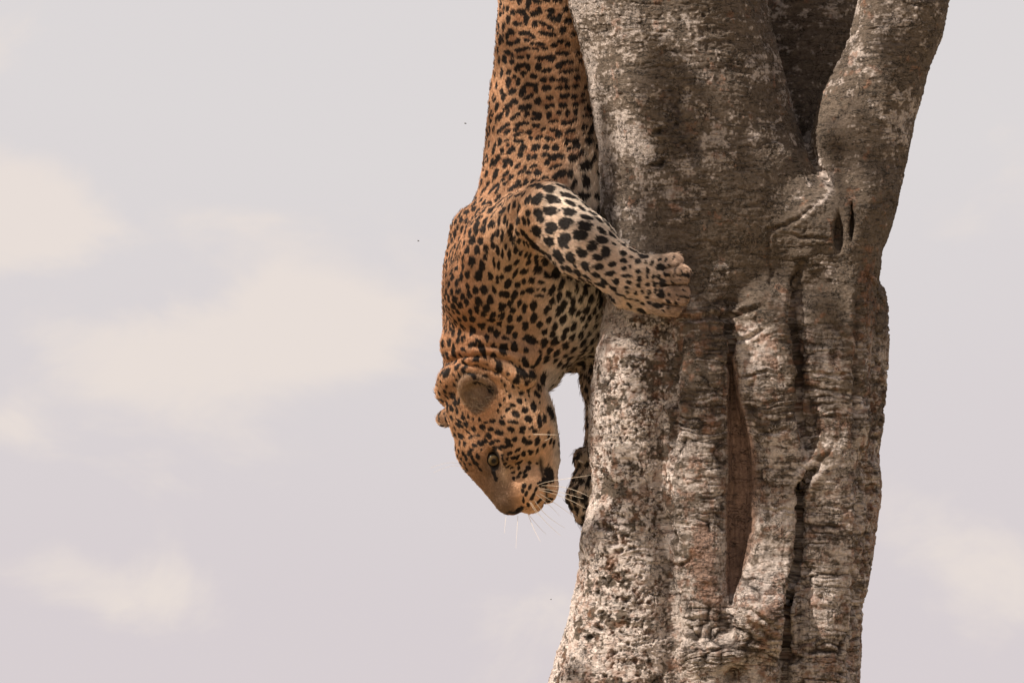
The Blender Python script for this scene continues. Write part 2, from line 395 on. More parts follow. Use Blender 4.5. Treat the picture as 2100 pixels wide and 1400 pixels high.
# ------------------------------------------------------------------ the fig tree
TREE = [
    # core
    Sweep([(330, 1290, 1780, 30, 100), (500, 1260, 1790, 20, 150), (640, 1252, 1796, 20, 168), (800, 1240, 1796, 20, 178), (1000, 1228, 1790, 20, 178), (1400, 1150, 1752, 20, 185),
           (1800, 1040, 1790, 20, 230), (3000, 1000, 1800, 40, 300), (5000, 950, 1850, 60, 340), (5500, 860, 1950, 60, 400), (5800, 600, 2200, 60, 600)], k=12, cap=60),
    # limb behind the fork
    Sweep([(-2300, 1700, 1880, 430, 90), (-600, 1570, 1820, 300, 105), (0, 1546, 1790, 225, 105), (200, 1560, 1760, 175, 95), (350, 1590, 1740, 115, 90), (520, 1600, 1720, 40, 80)], k=10),
    # left limb
    Sweep([(-2300, 880, 1150, 30, 130), (-1700, 985, 1280, 20, 140), (-800, 1090, 1450, -5, 170), (-300, 1135, 1530, -15, 185), (0, 1163, 1576, -20, 190), (100, 1190, 1598, -22, 190), (200, 1211, 1620, -25, 190),
           (280, 1223, 1644, -25, 190), (350, 1228, 1682, -25, 190), (430, 1232, 1700, -25, 186), (520, 1241, 1690, -20, 180), (600, 1244, 1660, -12, 170), (700, 1232, 1600, 5, 158), (820, 1222, 1500, 20, 135)], k=14, cap=30),
    # right limb
    Sweep([(-2300, 2420, 2560, 20, 85), (-1700, 2150, 2320, 0, 95), (-800, 1940, 2130, -40, 95), (-300, 1832, 2020, -50, 95), (0, 1757, 1945, -55, 95), (70, 1741, 1931, -55, 95), (130, 1713, 1908, -58, 97),
           (200, 1680, 1886, -60, 100), (270, 1662, 1870, -62, 102), (330, 1668, 1857, -64, 104), (400, 1676, 1843, -80, 106), (460, 1672, 1826, -84, 106), (520, 1672, 1804, -80, 104), (580, 1670, 1796, -70, 98), (700, 1655, 1796, -35, 88)], k=26, cap=30),
    # fused columns of the trunk: they swell out from under the limbs
    Sweep([(470, 1262, 1392, 0, 95), (560, 1248, 1394, -36, 98), (660, 1236, 1398, -56, 102), (760, 1214, 1396, -60, 108), (850, 1205, 1392, -60, 108), (950, 1205, 1388, -58, 108), (1000, 1212, 1386, -56, 110), (1060, 1199, 1390, -58, 112),
           (1110, 1187, 1396, -60, 114), (1150, 1184, 1400, -60, 116), (1220, 1174, 1408, -60, 120), (1290, 1158, 1416, -60, 126), (1340, 1140, 1420, -60, 132), (1400, 1119, 1426, -60, 140), (1700, 1040, 1450, -60, 170), (2600, 1010, 1480, -20, 180)], k=22, cap=40),
    Sweep([(480, 1380, 1494, -40, 90), (560, 1372, 1496, -78, 94), (640, 1366, 1499, -104, 96), (720, 1364, 1500, -114, 97), (800, 1362, 1500, -117, 97), (900, 1360, 1499, -117, 97), (1000, 1358, 1499, -116, 98), (1100, 1362, 1500, -114, 98), (1200, 1376, 1500, -110, 98), (1300, 1388, 1500, -108, 100),
           (1400, 1394, 1500, -106, 105), (1900, 1410, 1520, -90, 130), (2600, 1420, 1540, -60, 150)], k=16, cap=40, pw=2.8),
    Sweep([(460, 1500, 1640, -30, 90), (540, 1494, 1642, -72, 92), (620, 1488, 1644, -100, 96), (680, 1486, 1645, -108, 99), (760, 1490, 1650, -111, 102), (820, 1500, 1653, -111, 103), (900, 1518, 1660, -109, 102), (970, 1526, 1662, -107, 100), (1050, 1521, 1655, -105, 98), (1130, 1508, 1646, -105, 98),
           (1180, 1496, 1636, -112, 106), (1245, 1484, 1626, -142, 124), (1310, 1486, 1620, -126, 112), (1360, 1492, 1614, -108, 100), (1420, 1490, 1612, -104, 98), (1900, 1500, 1615, -80, 120), (2600, 1510, 1625, -40, 130)], k=13, cap=40, pw=2.5),
    Sweep([(330, 1706, 1810, -40, 95), (400, 1690, 1804, -58, 100), (480, 1658, 1799, -72, 108), (560, 1634, 1794, -80, 110), (650, 1620, 1790, -85, 112), (760, 1624, 1780, -86, 112), (850, 1630, 1776, -84, 110), (930, 1636, 1772, -80, 106), (1000, 1622, 1770, -82, 108),
           (1100, 1616, 1764, -82, 108), (1200, 1606, 1756, -80, 108), (1300, 1594, 1750, -78, 108), (1400, 1591, 1742, -76, 108), (1900, 1600, 1740, -40, 140), (2600, 1600, 1760, 0, 150)], k=13, cap=40, pw=2.4),
    Sweep([(500, 1735, 1797, -10, 66), (575, 1742, 1799, -18, 72), (592, 1748, 1812, -18, 74), (640, 1750, 1823, -15, 76), (750, 1748, 1821, -15, 76), (850, 1745, 1815, -15, 76), (930, 1742, 1805, -14, 74), (990, 1740, 1808, -14, 74), (1050, 1735, 1800, -14, 74), (1120, 1730, 1796, -14, 74),
           (1200, 1725, 1781, -14, 72), (1280, 1715, 1768, -14, 72), (1400, 1710, 1765, -14, 74), (1900, 1690, 1780, 0, 110), (2600, 1690, 1800, 30, 130)], k=8, cap=20),
    # the web of wood below the fork
    Ell((1650, -128, 478), (78, 76, 100), k=44),
    # ledge shoulders
    Cone((1742, -132, 872), 48, (1668, -150, 968), 40, k=30),
    Cone((1745, -110, 930), 30, (1775, -70, 975), 26, k=16),
    Cone((1235, -125, 1085), 24, (1262, -140, 1082), 16, k=14),
    Cone((1420, -185, 1340), 34, (1500, -200, 1330), 30, k=22),
    # long hollow between the columns
    Sweep([(630, 1489, 1494, -225, 50), (740, 1488, 1500, -228, 70), (800, 1487, 1508, -230, 84), (900, 1487, 1530, -230, 84), (970, 1487, 1539, -230, 82), (1060, 1488, 1535, -230, 82), (1130, 1489, 1523, -230, 78), (1200, 1490, 1506, -230, 64), (1232, 1491, 1496, -230, 50)], k=5, op='sub', pw=3.5),
    Sweep([(545, 1634, 1640, -200, 24), (600, 1617, 1625, -212, 36), (650, 1614, 1624, -214, 46), (760, 1628, 1638, -214, 48), (850, 1632, 1641, -210, 42), (908, 1642, 1648, -202, 26)], k=18, op='sub'),
    Sweep([(965, 1651, 1657, -195, 36), (1000, 1631, 1639, -205, 55), (1100, 1631, 1640, -207, 48), (1170, 1618, 1627, -207, 50), (1260, 1602, 1612, -212, 58), (1440, 1599, 1609, -210, 58)], k=18, op='sub'),
    Ell((1713, -205, 474), (10, 40, 46), k=8, op='sub'),
    Ell((1740, -190, 455), (6, 34, 40), k=6, op='sub'),
    
]
GROOVES = [  # polyline, width, depth
    ([(1488, 640), (1494, 690), (1491, 760)], 7, 16), ([(1380, 668), (1402, 656), (1440, 648), (1488, 650), (1528, 640), (1566, 622)], 5, 11),
    ([(1498, 700), (1530, 690), (1560, 672)], 4, 6), ([(1640, 540), (1622, 590), (1617, 640), (1625, 700), (1632, 770), (1634, 850), (1644, 905)], 7, 17),
    ([(1712, 900), (1690, 930), (1658, 962), (1634, 1000), (1636, 1100), (1622, 1170), (1606, 1260), (1604, 1420)], 7, 16),
    ([(1645, 290), (1672, 340), (1692, 374), (1702, 398)], 6, 10), ([(1690, 400), (1640, 446), (1602, 466), (1572, 472), (1572, 540), (1580, 610)], 4, 6),
    ([(1604, 485), (1640, 490), (1700, 492)], 4, 6), ([(1516, 774), (1540, 770), (1570, 761)], 3.5, 5), ([(1548, 832), (1582, 824)], 3.5, 5), ([(1525, 792), (1545, 786)], 3, 4),
    ([(1540, 880), (1580, 886), (1612, 876)], 3.5, 5), ([(1650, 764), (1690, 768), (1730, 770)], 3.5, 5), ([(1690, 805), (1740, 810), (1790, 812)], 4, 5), ([(1548, 1040), (1590, 1046), (1625, 1038)], 3.5, 4),
    ([(1366, 990), (1370, 1040), (1366, 1082), (1390, 1120)], 5, 8), ([(1215, 1072), (1245, 1078), (1262, 1090), (1262, 1108), (1244, 1118)], 5, 9),
    ([(1370, 1158), (1400, 1150), (1412, 1140)], 3, 5), ([(1752, 580), (1750, 700), (1747, 860), (1742, 930)], 6, 12), ([(1757, 990), (1752, 1100), (1745, 1250), (1738, 1400)], 7, 17),
    ([(1690, 655), (1720, 690), (1700, 740), (1712, 780)], 6, 6), ([(1436, 1262), (1430, 1300), (1450, 1345)], 5, 9), ([(1395, 1270), (1425, 1300), (1430, 1322)], 5, 9),
    ([(1530, 1200), (1560, 1225), (1590, 1240)], 3.5, 5), ([(1515, 1230), (1560, 1262), (1590, 1285)], 4, 7), ([(1520, 1262), (1556, 1290), (1575, 1312)], 4, 7), ([(1634, 1314), (1655, 1308), (1674, 1300)], 4, 7),
    ([(1388, 680), (1378, 800), (1374, 900), (1368, 990)], 9, 12), ([(1345, 170), (1352, 235), (1375, 258)], 5, 5), ([(1365, 205), (1395, 240)], 5, 5), ([(1640, 1180), (1660, 1215), (1690, 1220)], 5, 6),
    ([(1540, 890), (1548, 970), (1544, 1060), (1530, 1150)], 4, 4), ([(1405, 500), (1450, 495), (1470, 510)], 3, 4), ([(1290, 640), (1340, 650), (1385, 652)], 5, 5),
]
PITS = [(1258, 1037, 7), (1235, 1037, 6), (1215, 1110, 5), (1290, 1120, 6), (1300, 1118, 5), (1268, 1125, 6), (1282, 1222, 9), (1297, 1208, 5), (1225, 1208, 7), (1220, 1170, 6), (1250, 1240, 5), (1228, 1282, 8), (1285, 1312, 6), (1215, 1300, 7),
        (1345, 275, 9), (1350, 340, 10), (1338, 342, 7), (1443, 40, 5), (1660, 1152, 4), (1352, 715, 6), (1283, 752, 6), (1380, 262, 7), (1395, 300, 7), (1240, 1185, 6), (1302, 1260, 6), (1330, 1230, 5), (1265, 1175, 7), (1245, 1150, 6),
        (1312, 1180, 5), (1232, 1250, 6), (1272, 1290, 6), (1255, 1330, 6), (1300, 1345, 7), (1200, 1330, 6), (1240, 1380, 7), (1330, 1290, 5)]

def build_tree():
    xs = np.concatenate([np.arange(560, 1090, 24), np.arange(1090, 1960, 4.0), np.arange(1972, 2640, 24)])
    ds = np.concatenate([np.arange(-620, -300, 24), np.arange(-300, 30, 4.0), np.arange(34, 240, 9), np.arange(252, 740, 24)])
    ys = np.concatenate([np.arange(-2320, -60, 26), np.arange(-40, 1440, 4.0), np.arange(1450, 1700, 14), np.arange(1710, 5860, 40)])
    ax = [a.astype(F) for a in (xs, ds, ys)]
    V = eval_grid(TREE, ax)
    P, Q = surface_nets(V, ax); del V
    P, Q = subdivide(P, Q); P = smooth(P, Q, 2, 0.5)
    N = normals(P, Q); P = project(TREE, P, N, 1); P = smooth(P, Q, 1, 0.4)
    N = normals(P, Q)
    PA, NA = P, N
    rest = PA.copy()
    big = 5.0 * fbm(PA / 105, 2, 21)
    blot = sstep(-0.05, 0.3, fbm(PA / 50, 2, 20))
    olive = np.array([0.172, 0.131, 0.100]); pale = np.array([0.65, 0.555, 0.505]); grey = np.array([0.34, 0.275, 0.235]); rust = np.array([0.235, 0.108, 0.060]); wood = np.array([0.30, 0.190, 0.142]); dark = np.array([0.060, 0.044, 0.036])
    mixc = lambda A, B, t: A * (1 - t[:, None]) + B * t[:, None]
    colA = mixc(np.tile(olive, (len(PA), 1)), grey, blot); dispA = big.astype(float).copy()
    sub = np.where((PA[:, 2] > -70) & (PA[:, 2] < 1480) & (NA[:, 1] < 0.45))[0]
    P, N = PA[sub], NA[sub]; x, d, y = P.T
    vis = sstep(-70, -20, y) * (1 - sstep(1440, 1478, y))
    front = sstep(0.25, -0.15, N[:, 1])
    # regions of bark
    up = 1 - sstep(570, 690, y + 25 * vnoise(P / 60, 3) - 60 * sstep(1620, 1680, x))   # smoother upper limbs
    left = (1 - up) * (1 - sstep(1350, 1400, x + 16 * vnoise(P / 30, 4)))            # cracked, lichened left column
    mid = (1 - up) * (1 - left)
    hollow = sstep(-197, -180, d) * sstep(1478, 1486, x) * (1 - sstep(1542, 1554, x)) * sstep(700, 730, y) * (1 - sstep(1205, 1225, y)) * front
    crv = np.zeros(len(P))
    for pl in ([(1637, 545), (1621, 600), (1619, 650), (1633, 760), (1636, 850), (1645, 908)], [(1654, 965), (1635, 1000), (1635, 1100), (1622, 1170), (1607, 1260), (1604, 1440)]):
        crv = np.maximum(crv, np.exp(-(polydist(x, y, pl)[0] / 11) ** 4))
    calm = (1 - 0.8 * hollow) * (1 - 0.85 * crv * front)
    warp = fbm(P / 80, 2, 11)
    disp = 2.6 * fbm(P / 40, 2, 31) * calm
    # horizontal wrinkles of the fused stems
    wy = y + 13 * warp + 4 * vnoise(P / 18, 12)
    r1 = (1 - np.abs(vnoise(np.stack([x / 46, d / 46, wy / 5.6], 1), 41))) ** 2
    r2 = (1 - np.abs(vnoise(np.stack([x / 80, d / 80, wy / 11], 1), 43))) ** 8
    r3 = (1 - np.abs(vnoise(np.stack([x / 100, d / 100, wy / 27], 1), 44))) ** 14
    wmask = 0.25 + 0.75 * sstep(-0.25, 0.35, vnoise(P / 70, 45))
    wamp = (0.85 * up + 0.8 * left + 1.7 * mid) * wmask * calm
    disp -= wamp * (2.0 * r1 + 3.0 * r2 + 3.6 * r3)
    # fine vertical checks
    c1 = (1 - np.abs(vnoise(np.stack([x / 6.0, d / 6.0, (y + 8 * warp) / 34], 1), 47))) ** 5
    disp -= c1 * (0.35 * up + 0.9 * left + 1.4 * mid) * (0.3 + 0.7 * sstep(-.2, .4, vnoise(P / 50, 48))) * (1 + hollow)
    # broken plates and pits of the left column
    crack = np.zeros(len(P), F); cid = np.full(len(P), .5, F)
    il = np.where((left + mid) > 0.02)[0]; PL = P[il]
    q = PL + 11 * np.stack([vnoise(PL / 15, 51), vnoise(PL / 15, 52), vnoise(PL / 15, 53)], 1)
    f1, f2, cc_ = worley(np.stack([q[:, 0] / 19, q[:, 1] / 19, q[:, 2] / 12], 1), 55)
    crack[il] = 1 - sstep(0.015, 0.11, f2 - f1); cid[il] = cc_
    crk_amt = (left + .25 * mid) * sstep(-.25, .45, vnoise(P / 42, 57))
    disp -= 2.8 * crack * crk_amt * calm
    disp += 0.7 * (cid - .5) * left
    n8 = fbm(P / 8, 2, 61); n3 = vnoise(P / 3.4, 66)
    disp += (2.4 * n8 + 1.5 * n3) * calm * (0.6 * up + 0.5 * left + 0.45 * mid)
    disp += 1.6 * left * fbm(P / 17, 2, 63)
    pit = np.zeros(len(P), F); ilm = np.where((left + mid) > 0.05)[0]; PL = P[ilm]
    q = PL + 6 * np.stack([vnoise(PL / 11, 151), vnoise(PL / 11, 152), vnoise(PL / 11, 153)], 1)
    f5, f6, c5 = worley(np.stack([(q[:, 0] + .35 * q[:, 2]) / 15, q[:, 1] / 15, q[:, 2] / 11], 1), 155)
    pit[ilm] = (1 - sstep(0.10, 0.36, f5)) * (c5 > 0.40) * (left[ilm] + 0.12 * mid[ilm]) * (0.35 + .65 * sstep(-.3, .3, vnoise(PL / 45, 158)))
    disp -= 3.8 * pit * calm
    # flaky bark at the right border
    ir = np.where((x > 1715) & (y > 440))[0]; PR = P[ir]
    f3, f4, c3 = worley(np.stack([PR[:, 0] / 26, PR[:, 1] / 40, PR[:, 2] / 50], 1) + 0.5 * warp[ir][:, None] + 0.25 * vnoise(PR / 12, 72)[:, None], 71)
    disp[ir] += sstep(1735, 1775, PR[:, 0]) * sstep(480, 620, PR[:, 2]) * (5 * (c3 - 0.4) - 5 * (1 - sstep(0.0, 0.12, f4 - f3)))
    # long creases and knots
    pitm = np.zeros(len(P)); grm = np.zeros(len(P))
    fr = np.where(front > 0.02)[0]
    jx = x[fr] + 5 * vnoise(P[fr] / 20, 81) + 2 * vnoise(P[fr] / 7, 84); jy = y[fr] + 4 * vnoise(P[fr] / 20, 82) + 2 * vnoise(P[fr] / 7, 85)
    for pl, w, dp in GROOVES:
        xa = np.array(pl); near = (jx > xa[:, 0].min() - 40) & (jx < xa[:, 0].max() + 40) & (jy > xa[:, 1].min() - 40) & (jy < xa[:, 1].max() + 40)
        dd, t = polydist(jx[near], jy[near], pl)
        tap = np.clip(np.minimum(t, 1 - t) * 6, 0.15, 1)
        g = -dp * tap * np.exp(-(dd / w) ** 2) + 0.3 * dp * tap * np.exp(-((dd - 2.2 * w) / (1.3 * w)) ** 2)
        disp[fr[near]] += g * front[fr[near]]
    for (a, b, r) in PITS:
        dd = np.hypot(jx - a, (jy - b) * 1.15); n = dd < 4 * r
        disp[fr[n]] += (-0.95 * r * np.exp(-(dd[n] / (0.75 * r)) ** 2) + 0.35 * r * np.exp(-((dd[n] - 1.3 * r) / (0.5 * r)) ** 2)) * front[fr[n]]
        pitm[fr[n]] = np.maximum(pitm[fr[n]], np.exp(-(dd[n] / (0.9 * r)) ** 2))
    # colour (lichen, bare pale bark, rust-brown flakes, old wood), darker in cracks and pits
    a1 = fbm(P / 70, 3, 101, 0.6); a2 = fbm(P / 22, 3, 105, 0.65); a3 = n8; a4 = vnoise(P / 3.2, 113)
    streak = fbm(np.stack([x / 34, d / 34, wy / 4.2], 1), 2, 117)
    edge = 1 - sstep(1220, 1350, x - 0.10 * y + 60 * a2)                                  # paler along the left border
    pu = sstep(0.02, 0.34, a1 * 0.75 + a2 * 0.55 + a3 * 0.35 + a4 * 0.16 + streak * 0.30 + 0.34 * edge - 0.12 - 0.25 * sstep(330, 430, y) * sstep(1400, 1480, x))
    pl_ = sstep(-0.08, 0.10, a1 * 0.5 + a2 * 0.7 + a3 * 0.35 + a4 * 0.12 + 0.16 * edge + 0.03 - 0.12 * sstep(1290, 1370, x))
    pm = sstep(-0.22, 0.22, a1 * 0.7 + a2 * 0.4 + streak * 0.5 + a3 * 0.3 + a4 * 0.15 + 0.25 * sstep(820, 1000, y) - 0.2 * sstep(1495, 1470, x) * sstep(1000, 900, y))
    n_ = len(P)
    cu = mixc(np.tile(olive * np.array([0.98, 0.98, 0.98]), (n_, 1)), pale * 0.9, pu * 0.80)
    cl_ = mixc(np.tile(olive * 0.9, (n_, 1)), pale * 1.12, pl_ * 0.96)
    cm = mixc(np.tile(olive * 1.05, (n_, 1)), pale * 0.98, pm * 0.95)
    col = cu * up[:, None] + cl_ * left[:, None] + cm * mid[:, None]
    rs = sstep(0.36, 0.62, fbm(P / 30, 3, 121, 0.6) * 0.9 + a3 * 0.45 + 0.05 * mid + 0.10 * sstep(900, 1200, y)) * 0.8
    for (rx_, ry_, wx, wyy, am) in [(1440, 1130, 30, 85, 1.0), (1452, 1200, 26, 50, .9), (1236, 1010, 14, 24, .6), (1775, 640, 26, 90, .55), (1790, 1080, 26, 110, .55), (1575, 1240, 45, 40, .5), (1380, 1360, 26, 24, .6), (1560, 1300, 35, 40, .55),
                                    (1690, 1370, 40, 40, .5), (1510, 1180, 14, 20, .5), (1770, 560, 20, 60, .6), (1400, 645, 60, 12, .6), (1660, 1230, 40, 26, .5), (1215, 1240, 28, 90, .35), (1375, 430, 26, 16, .6), (1395, 1010, 20, 14, .6)]:
        g = np.exp(-((x - rx_) / wx) ** 2 - ((y - ry_) / wyy) ** 2)
        rs = np.maximum(rs, sstep(0.34, 0.66, g * am + 0.40 * a2 + 0.34 * a3) * (g > 0.05))
    col = mixc(col, rust * (0.75 + 0.5 * (a4[:, None] + 1) / 2), rs * 0.7)
    gr = vnoise(np.stack([x / 3.0, d / 3.0, y / 60], 1), 131); g2 = fbm(P / 26, 2, 133)
    col = mixc(col, wood * (1 + 0.28 * gr[:, None] + 0.3 * g2[:, None]), hollow)
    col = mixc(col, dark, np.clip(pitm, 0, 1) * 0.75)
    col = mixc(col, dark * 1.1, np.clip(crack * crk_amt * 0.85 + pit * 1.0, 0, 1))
    col = mixc(col, rust * 1.2, sstep(.10, .70, fbm(P / 14, 2, 161) + .35 * fbm(P / 50, 2, 163) + .4 * pit + .4 * crack * crk_amt + .35 * r2) * (left * .8 + mid) * 0.62 * (1 - hollow))
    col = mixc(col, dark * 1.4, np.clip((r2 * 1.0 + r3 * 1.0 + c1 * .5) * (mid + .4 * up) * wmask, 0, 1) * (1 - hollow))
    for (rx_, ry_, wx, wyy) in [(1372, 215, 30, 38), (1385, 290, 34, 60), (1345, 340, 26, 20), (1420, 320, 22, 34), (1352, 275, 16, 12), (1690, 372, 14, 16)]:   # old gouged bark
        g = np.exp(-((x - rx_) / wx) ** 2 - ((y - ry_) / wyy) ** 2); gg = sstep(0.35, 0.62, g * .8 + .35 * a2 + .35 * a3) * (g > .05)
        col = mixc(col, dark * 1.3, gg * 0.75); disp = disp - 3.0 * gg
    pg = np.exp(-(polydist(x, y, [(1655, 300), (1690, 372), (1696, 398), (1660, 432), (1640, 446)])[0] / 7) ** 2) * front
    col = mixc(col, pale * 1.1, pg * 0.7 * sstep(-.4, .2, a3 + a4 * .5)); disp = disp + 3.0 * pg
    col = np.clip(col * (1 + 0.26 * a3 + 0.26 * a4)[:, None], 0.01, 0.85)
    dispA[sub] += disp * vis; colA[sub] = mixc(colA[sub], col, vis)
    P2 = PA + NA * dispA[:, None]; col = colA
    m, t, b = material('fig_bark')
    at = node(t, 'ShaderNodeAttribute', attribute_name='col'); ar = node(t, 'ShaderNodeAttribute', attribute_name='rest')
    n1 = node(t, 'ShaderNodeTexNoise'); n1.inputs['Scale'].default_value = 55; n1.inputs['Detail'].default_value = 5; n1.inputs['Roughness'].default_value = 0.7
    mp = node(t, 'ShaderNodeMapping'); mp.inputs['Scale'].default_value = (1, 1, 5.0)
    t.links.new(ar.outputs['Vector'], mp.inputs[0]); n2 = node(t, 'ShaderNodeTexNoise'); n2.inputs['Scale'].default_value = 14; n2.inputs['Detail'].default_value = 6; n2.inputs['Roughness'].default_value = 0.65
    t.links.new(ar.outputs['Vector'], n1.inputs['Vector']); t.links.new(mp.outputs[0], n2.inputs['Vector'])
    ad = node(t, 'ShaderNodeMath', operation='ADD'); t.links.new(n1.outputs['Fac'], ad.inputs[0]); t.links.new(n2.outputs['Fac'], ad.inputs[1])
    mr = node(t, 'ShaderNodeMapRange'); mr.inputs['From Min'].default_value = 0.6; mr.inputs['From Max'].default_value = 1.4; mr.inputs['To Min'].default_value = 0.62; mr.inputs['To Max'].default_value = 1.38
    t.links.new(ad.outputs[0], mr.inputs['Value'])
    mx = node(t, 'ShaderNodeMixRGB', blend_type='MULTIPLY'); mx.inputs[0].default_value = 1.0
    t.links.new(at.outputs['Color'], mx.inputs[1]); t.links.new(mr.outputs[0], mx.inputs[2])
    # hair-fine dark checks: level lines of stretched noise, broken up by another noise
    def lines(scale, stretch, thick, seed):
        mp_ = node(t, 'ShaderNodeMapping'); mp_.inputs['Scale'].default_value = stretch; mp_.inputs['Location'].default_value = (seed, seed * 2, seed * 3); t.links.new(ar.outputs['Vector'], mp_.inputs[0])
        nz = node(t, 'ShaderNodeTexNoise'); nz.inputs['Scale'].default_value = scale; nz.inputs['Detail'].default_value = 3; nz.inputs['Roughness'].default_value = 0.55; t.links.new(mp_.outputs[0], nz.inputs['Vector'])
        s1 = node(t, 'ShaderNodeMath', operation='SUBTRACT'); s1.inputs[1].default_value = 0.5; t.links.new(nz.outputs['Fac'], s1.inputs[0])
        s2 = node(t, 'ShaderNodeMath', operation='ABSOLUTE'); t.links.new(s1.outputs[0], s2.inputs[0])
        r_ = node(t, 'ShaderNodeMapRange', interpolation_type='SMOOTHSTEP'); r_.inputs['From Min'].default_value = thick * 0.3; r_.inputs['From Max'].default_value = thick; t.links.new(s2.outputs[0], r_.inputs['Value'])
        nb = node(t, 'ShaderNodeTexNoise'); nb.inputs['Scale'].default_value = 2.2; nb.inputs['Detail'].default_value = 3; t.links.new(mp_.outputs[0], nb.inputs['Vector'])
        rb = node(t, 'ShaderNodeMapRange'); rb.inputs['From Min'].default_value = 0.40; rb.inputs['From Max'].default_value = 0.52; t.links.new(nb.outputs['Fac'], rb.inputs['Value'])
        mxx = node(t, 'ShaderNodeMath', operation='MAXIMUM'); t.links.new(r_.outputs[0], mxx.inputs[0]); t.links.new(rb.outputs[0], mxx.inputs[1]); return mxx.outputs[0]
    l1 = lines(3.4, (1, 1, 4.5), 0.035, 1.3); l2 = lines(7.0, (1.3, 1.3, 1), 0.03, 4.1)
    ml = node(t, 'ShaderNodeMath', operation='MULTIPLY'); t.links.new(l1, ml.inputs[0]); t.links.new(l2, ml.inputs[1])
    mk = node(t, 'ShaderNodeMapRange'); mk.inputs['To Min'].default_value = 0.34; mk.inputs['To Max'].default_value = 1.0; t.links.new(ml.outputs[0], mk.inputs['Value'])
    mx2 = node(t, 'ShaderNodeMixRGB', blend_type='MULTIPLY'); mx2.inputs[0].default_value = 1.0
    t.links.new(mx.outputs[0], mx2.inputs[1]); t.links.new(mk.outputs[0], mx2.inputs[2]); t.links.new(mx2.outputs[0], b.inputs['Base Color'])
    bp = node(t, 'ShaderNodeBump'); bp.inputs['Strength'].default_value = 1.0; bp.inputs['Distance'].default_value = 0.004
    hs = node(t, 'ShaderNodeMath', operation='ADD'); t.links.new(ad.outputs[0], hs.inputs[0]); t.links.new(ml.outputs[0], hs.inputs[1]); t.links.new(hs.outputs[0], bp.inputs['Height']); t.links.new(bp.outputs[0], b.inputs['Normal'])
    b.inputs['Roughness'].default_value = 0.82; b.inputs['Specular IOR Level'].default_value = 0.3
    base = to_world(np.array([[1480.0, 60, 5640]]))[0]; base[2] = 0.0
    root = empty('fig_tree', base)
    root['label'] = 'thick grey-brown fig tree with fused fluted trunk, lichen patches and a fork above'
    root['category'] = 'tree'
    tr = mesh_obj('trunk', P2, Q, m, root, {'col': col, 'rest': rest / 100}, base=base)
    print('tree', len(P2), len(Q))
    return root, base, BVHTree.FromPolygons(P2[:, :].tolist(), Q.tolist()) if False else None
tree_root, tree_base, _ = build_tree()

# ------------------------------------------------------------------ the leopard
# head frame: F forward (muzzle), U dorsal, L towards the near side
HO = np.array([1030.0, 20.0, 862.0])
def rotv(v, ax, a):
    ax = ax / np.linalg.norm(ax); return v * math.cos(a) + np.cross(ax, v) * math.sin(a) + ax * (ax @ v) * (1 - math.cos(a))
_F0 = np.array([0.20, 0, 0.98]); _U0 = np.array([-0.98, 0, 0.20]); _L0 = np.array([0, -1.0, 0])
_ya, _ro = math.radians(13), math.radians(9)
HF = math.cos(_ya) * _F0 + math.sin(_ya) * _L0; _L1 = math.cos(_ya) * _L0 - math.sin(_ya) * _F0
HL = math.cos(_ro) * _L1 - math.sin(_ro) * _U0; HU = math.cos(_ro) * _U0 + math.sin(_ro) * _L1
HM = np.stack([HF, HU, HL])
def hp(f, u, l): return HO + f * HF + u * HU + l * HL
def hell(f, u, l, rf, ru, rl, k=18, op='add', tilt=0.0, yaw=0.0):
    M = HM.copy()
    if tilt: M = np.stack([rotv(v, HL, math.radians(tilt)) for v in M])
    if yaw: M = np.stack([rotv(v, HU, math.radians(yaw)) for v in M])
    return Ell(hp(f, u, l), (rf, ru, rl), M, k, op)
def hcone(a, ra, b, rb, k=18, op='add'): return Cone(hp(*a), ra, hp(*b), rb, k, op)
EYE_F, EYE_U, EYE_L, EYE_R = 88, 42, 47, 15.0
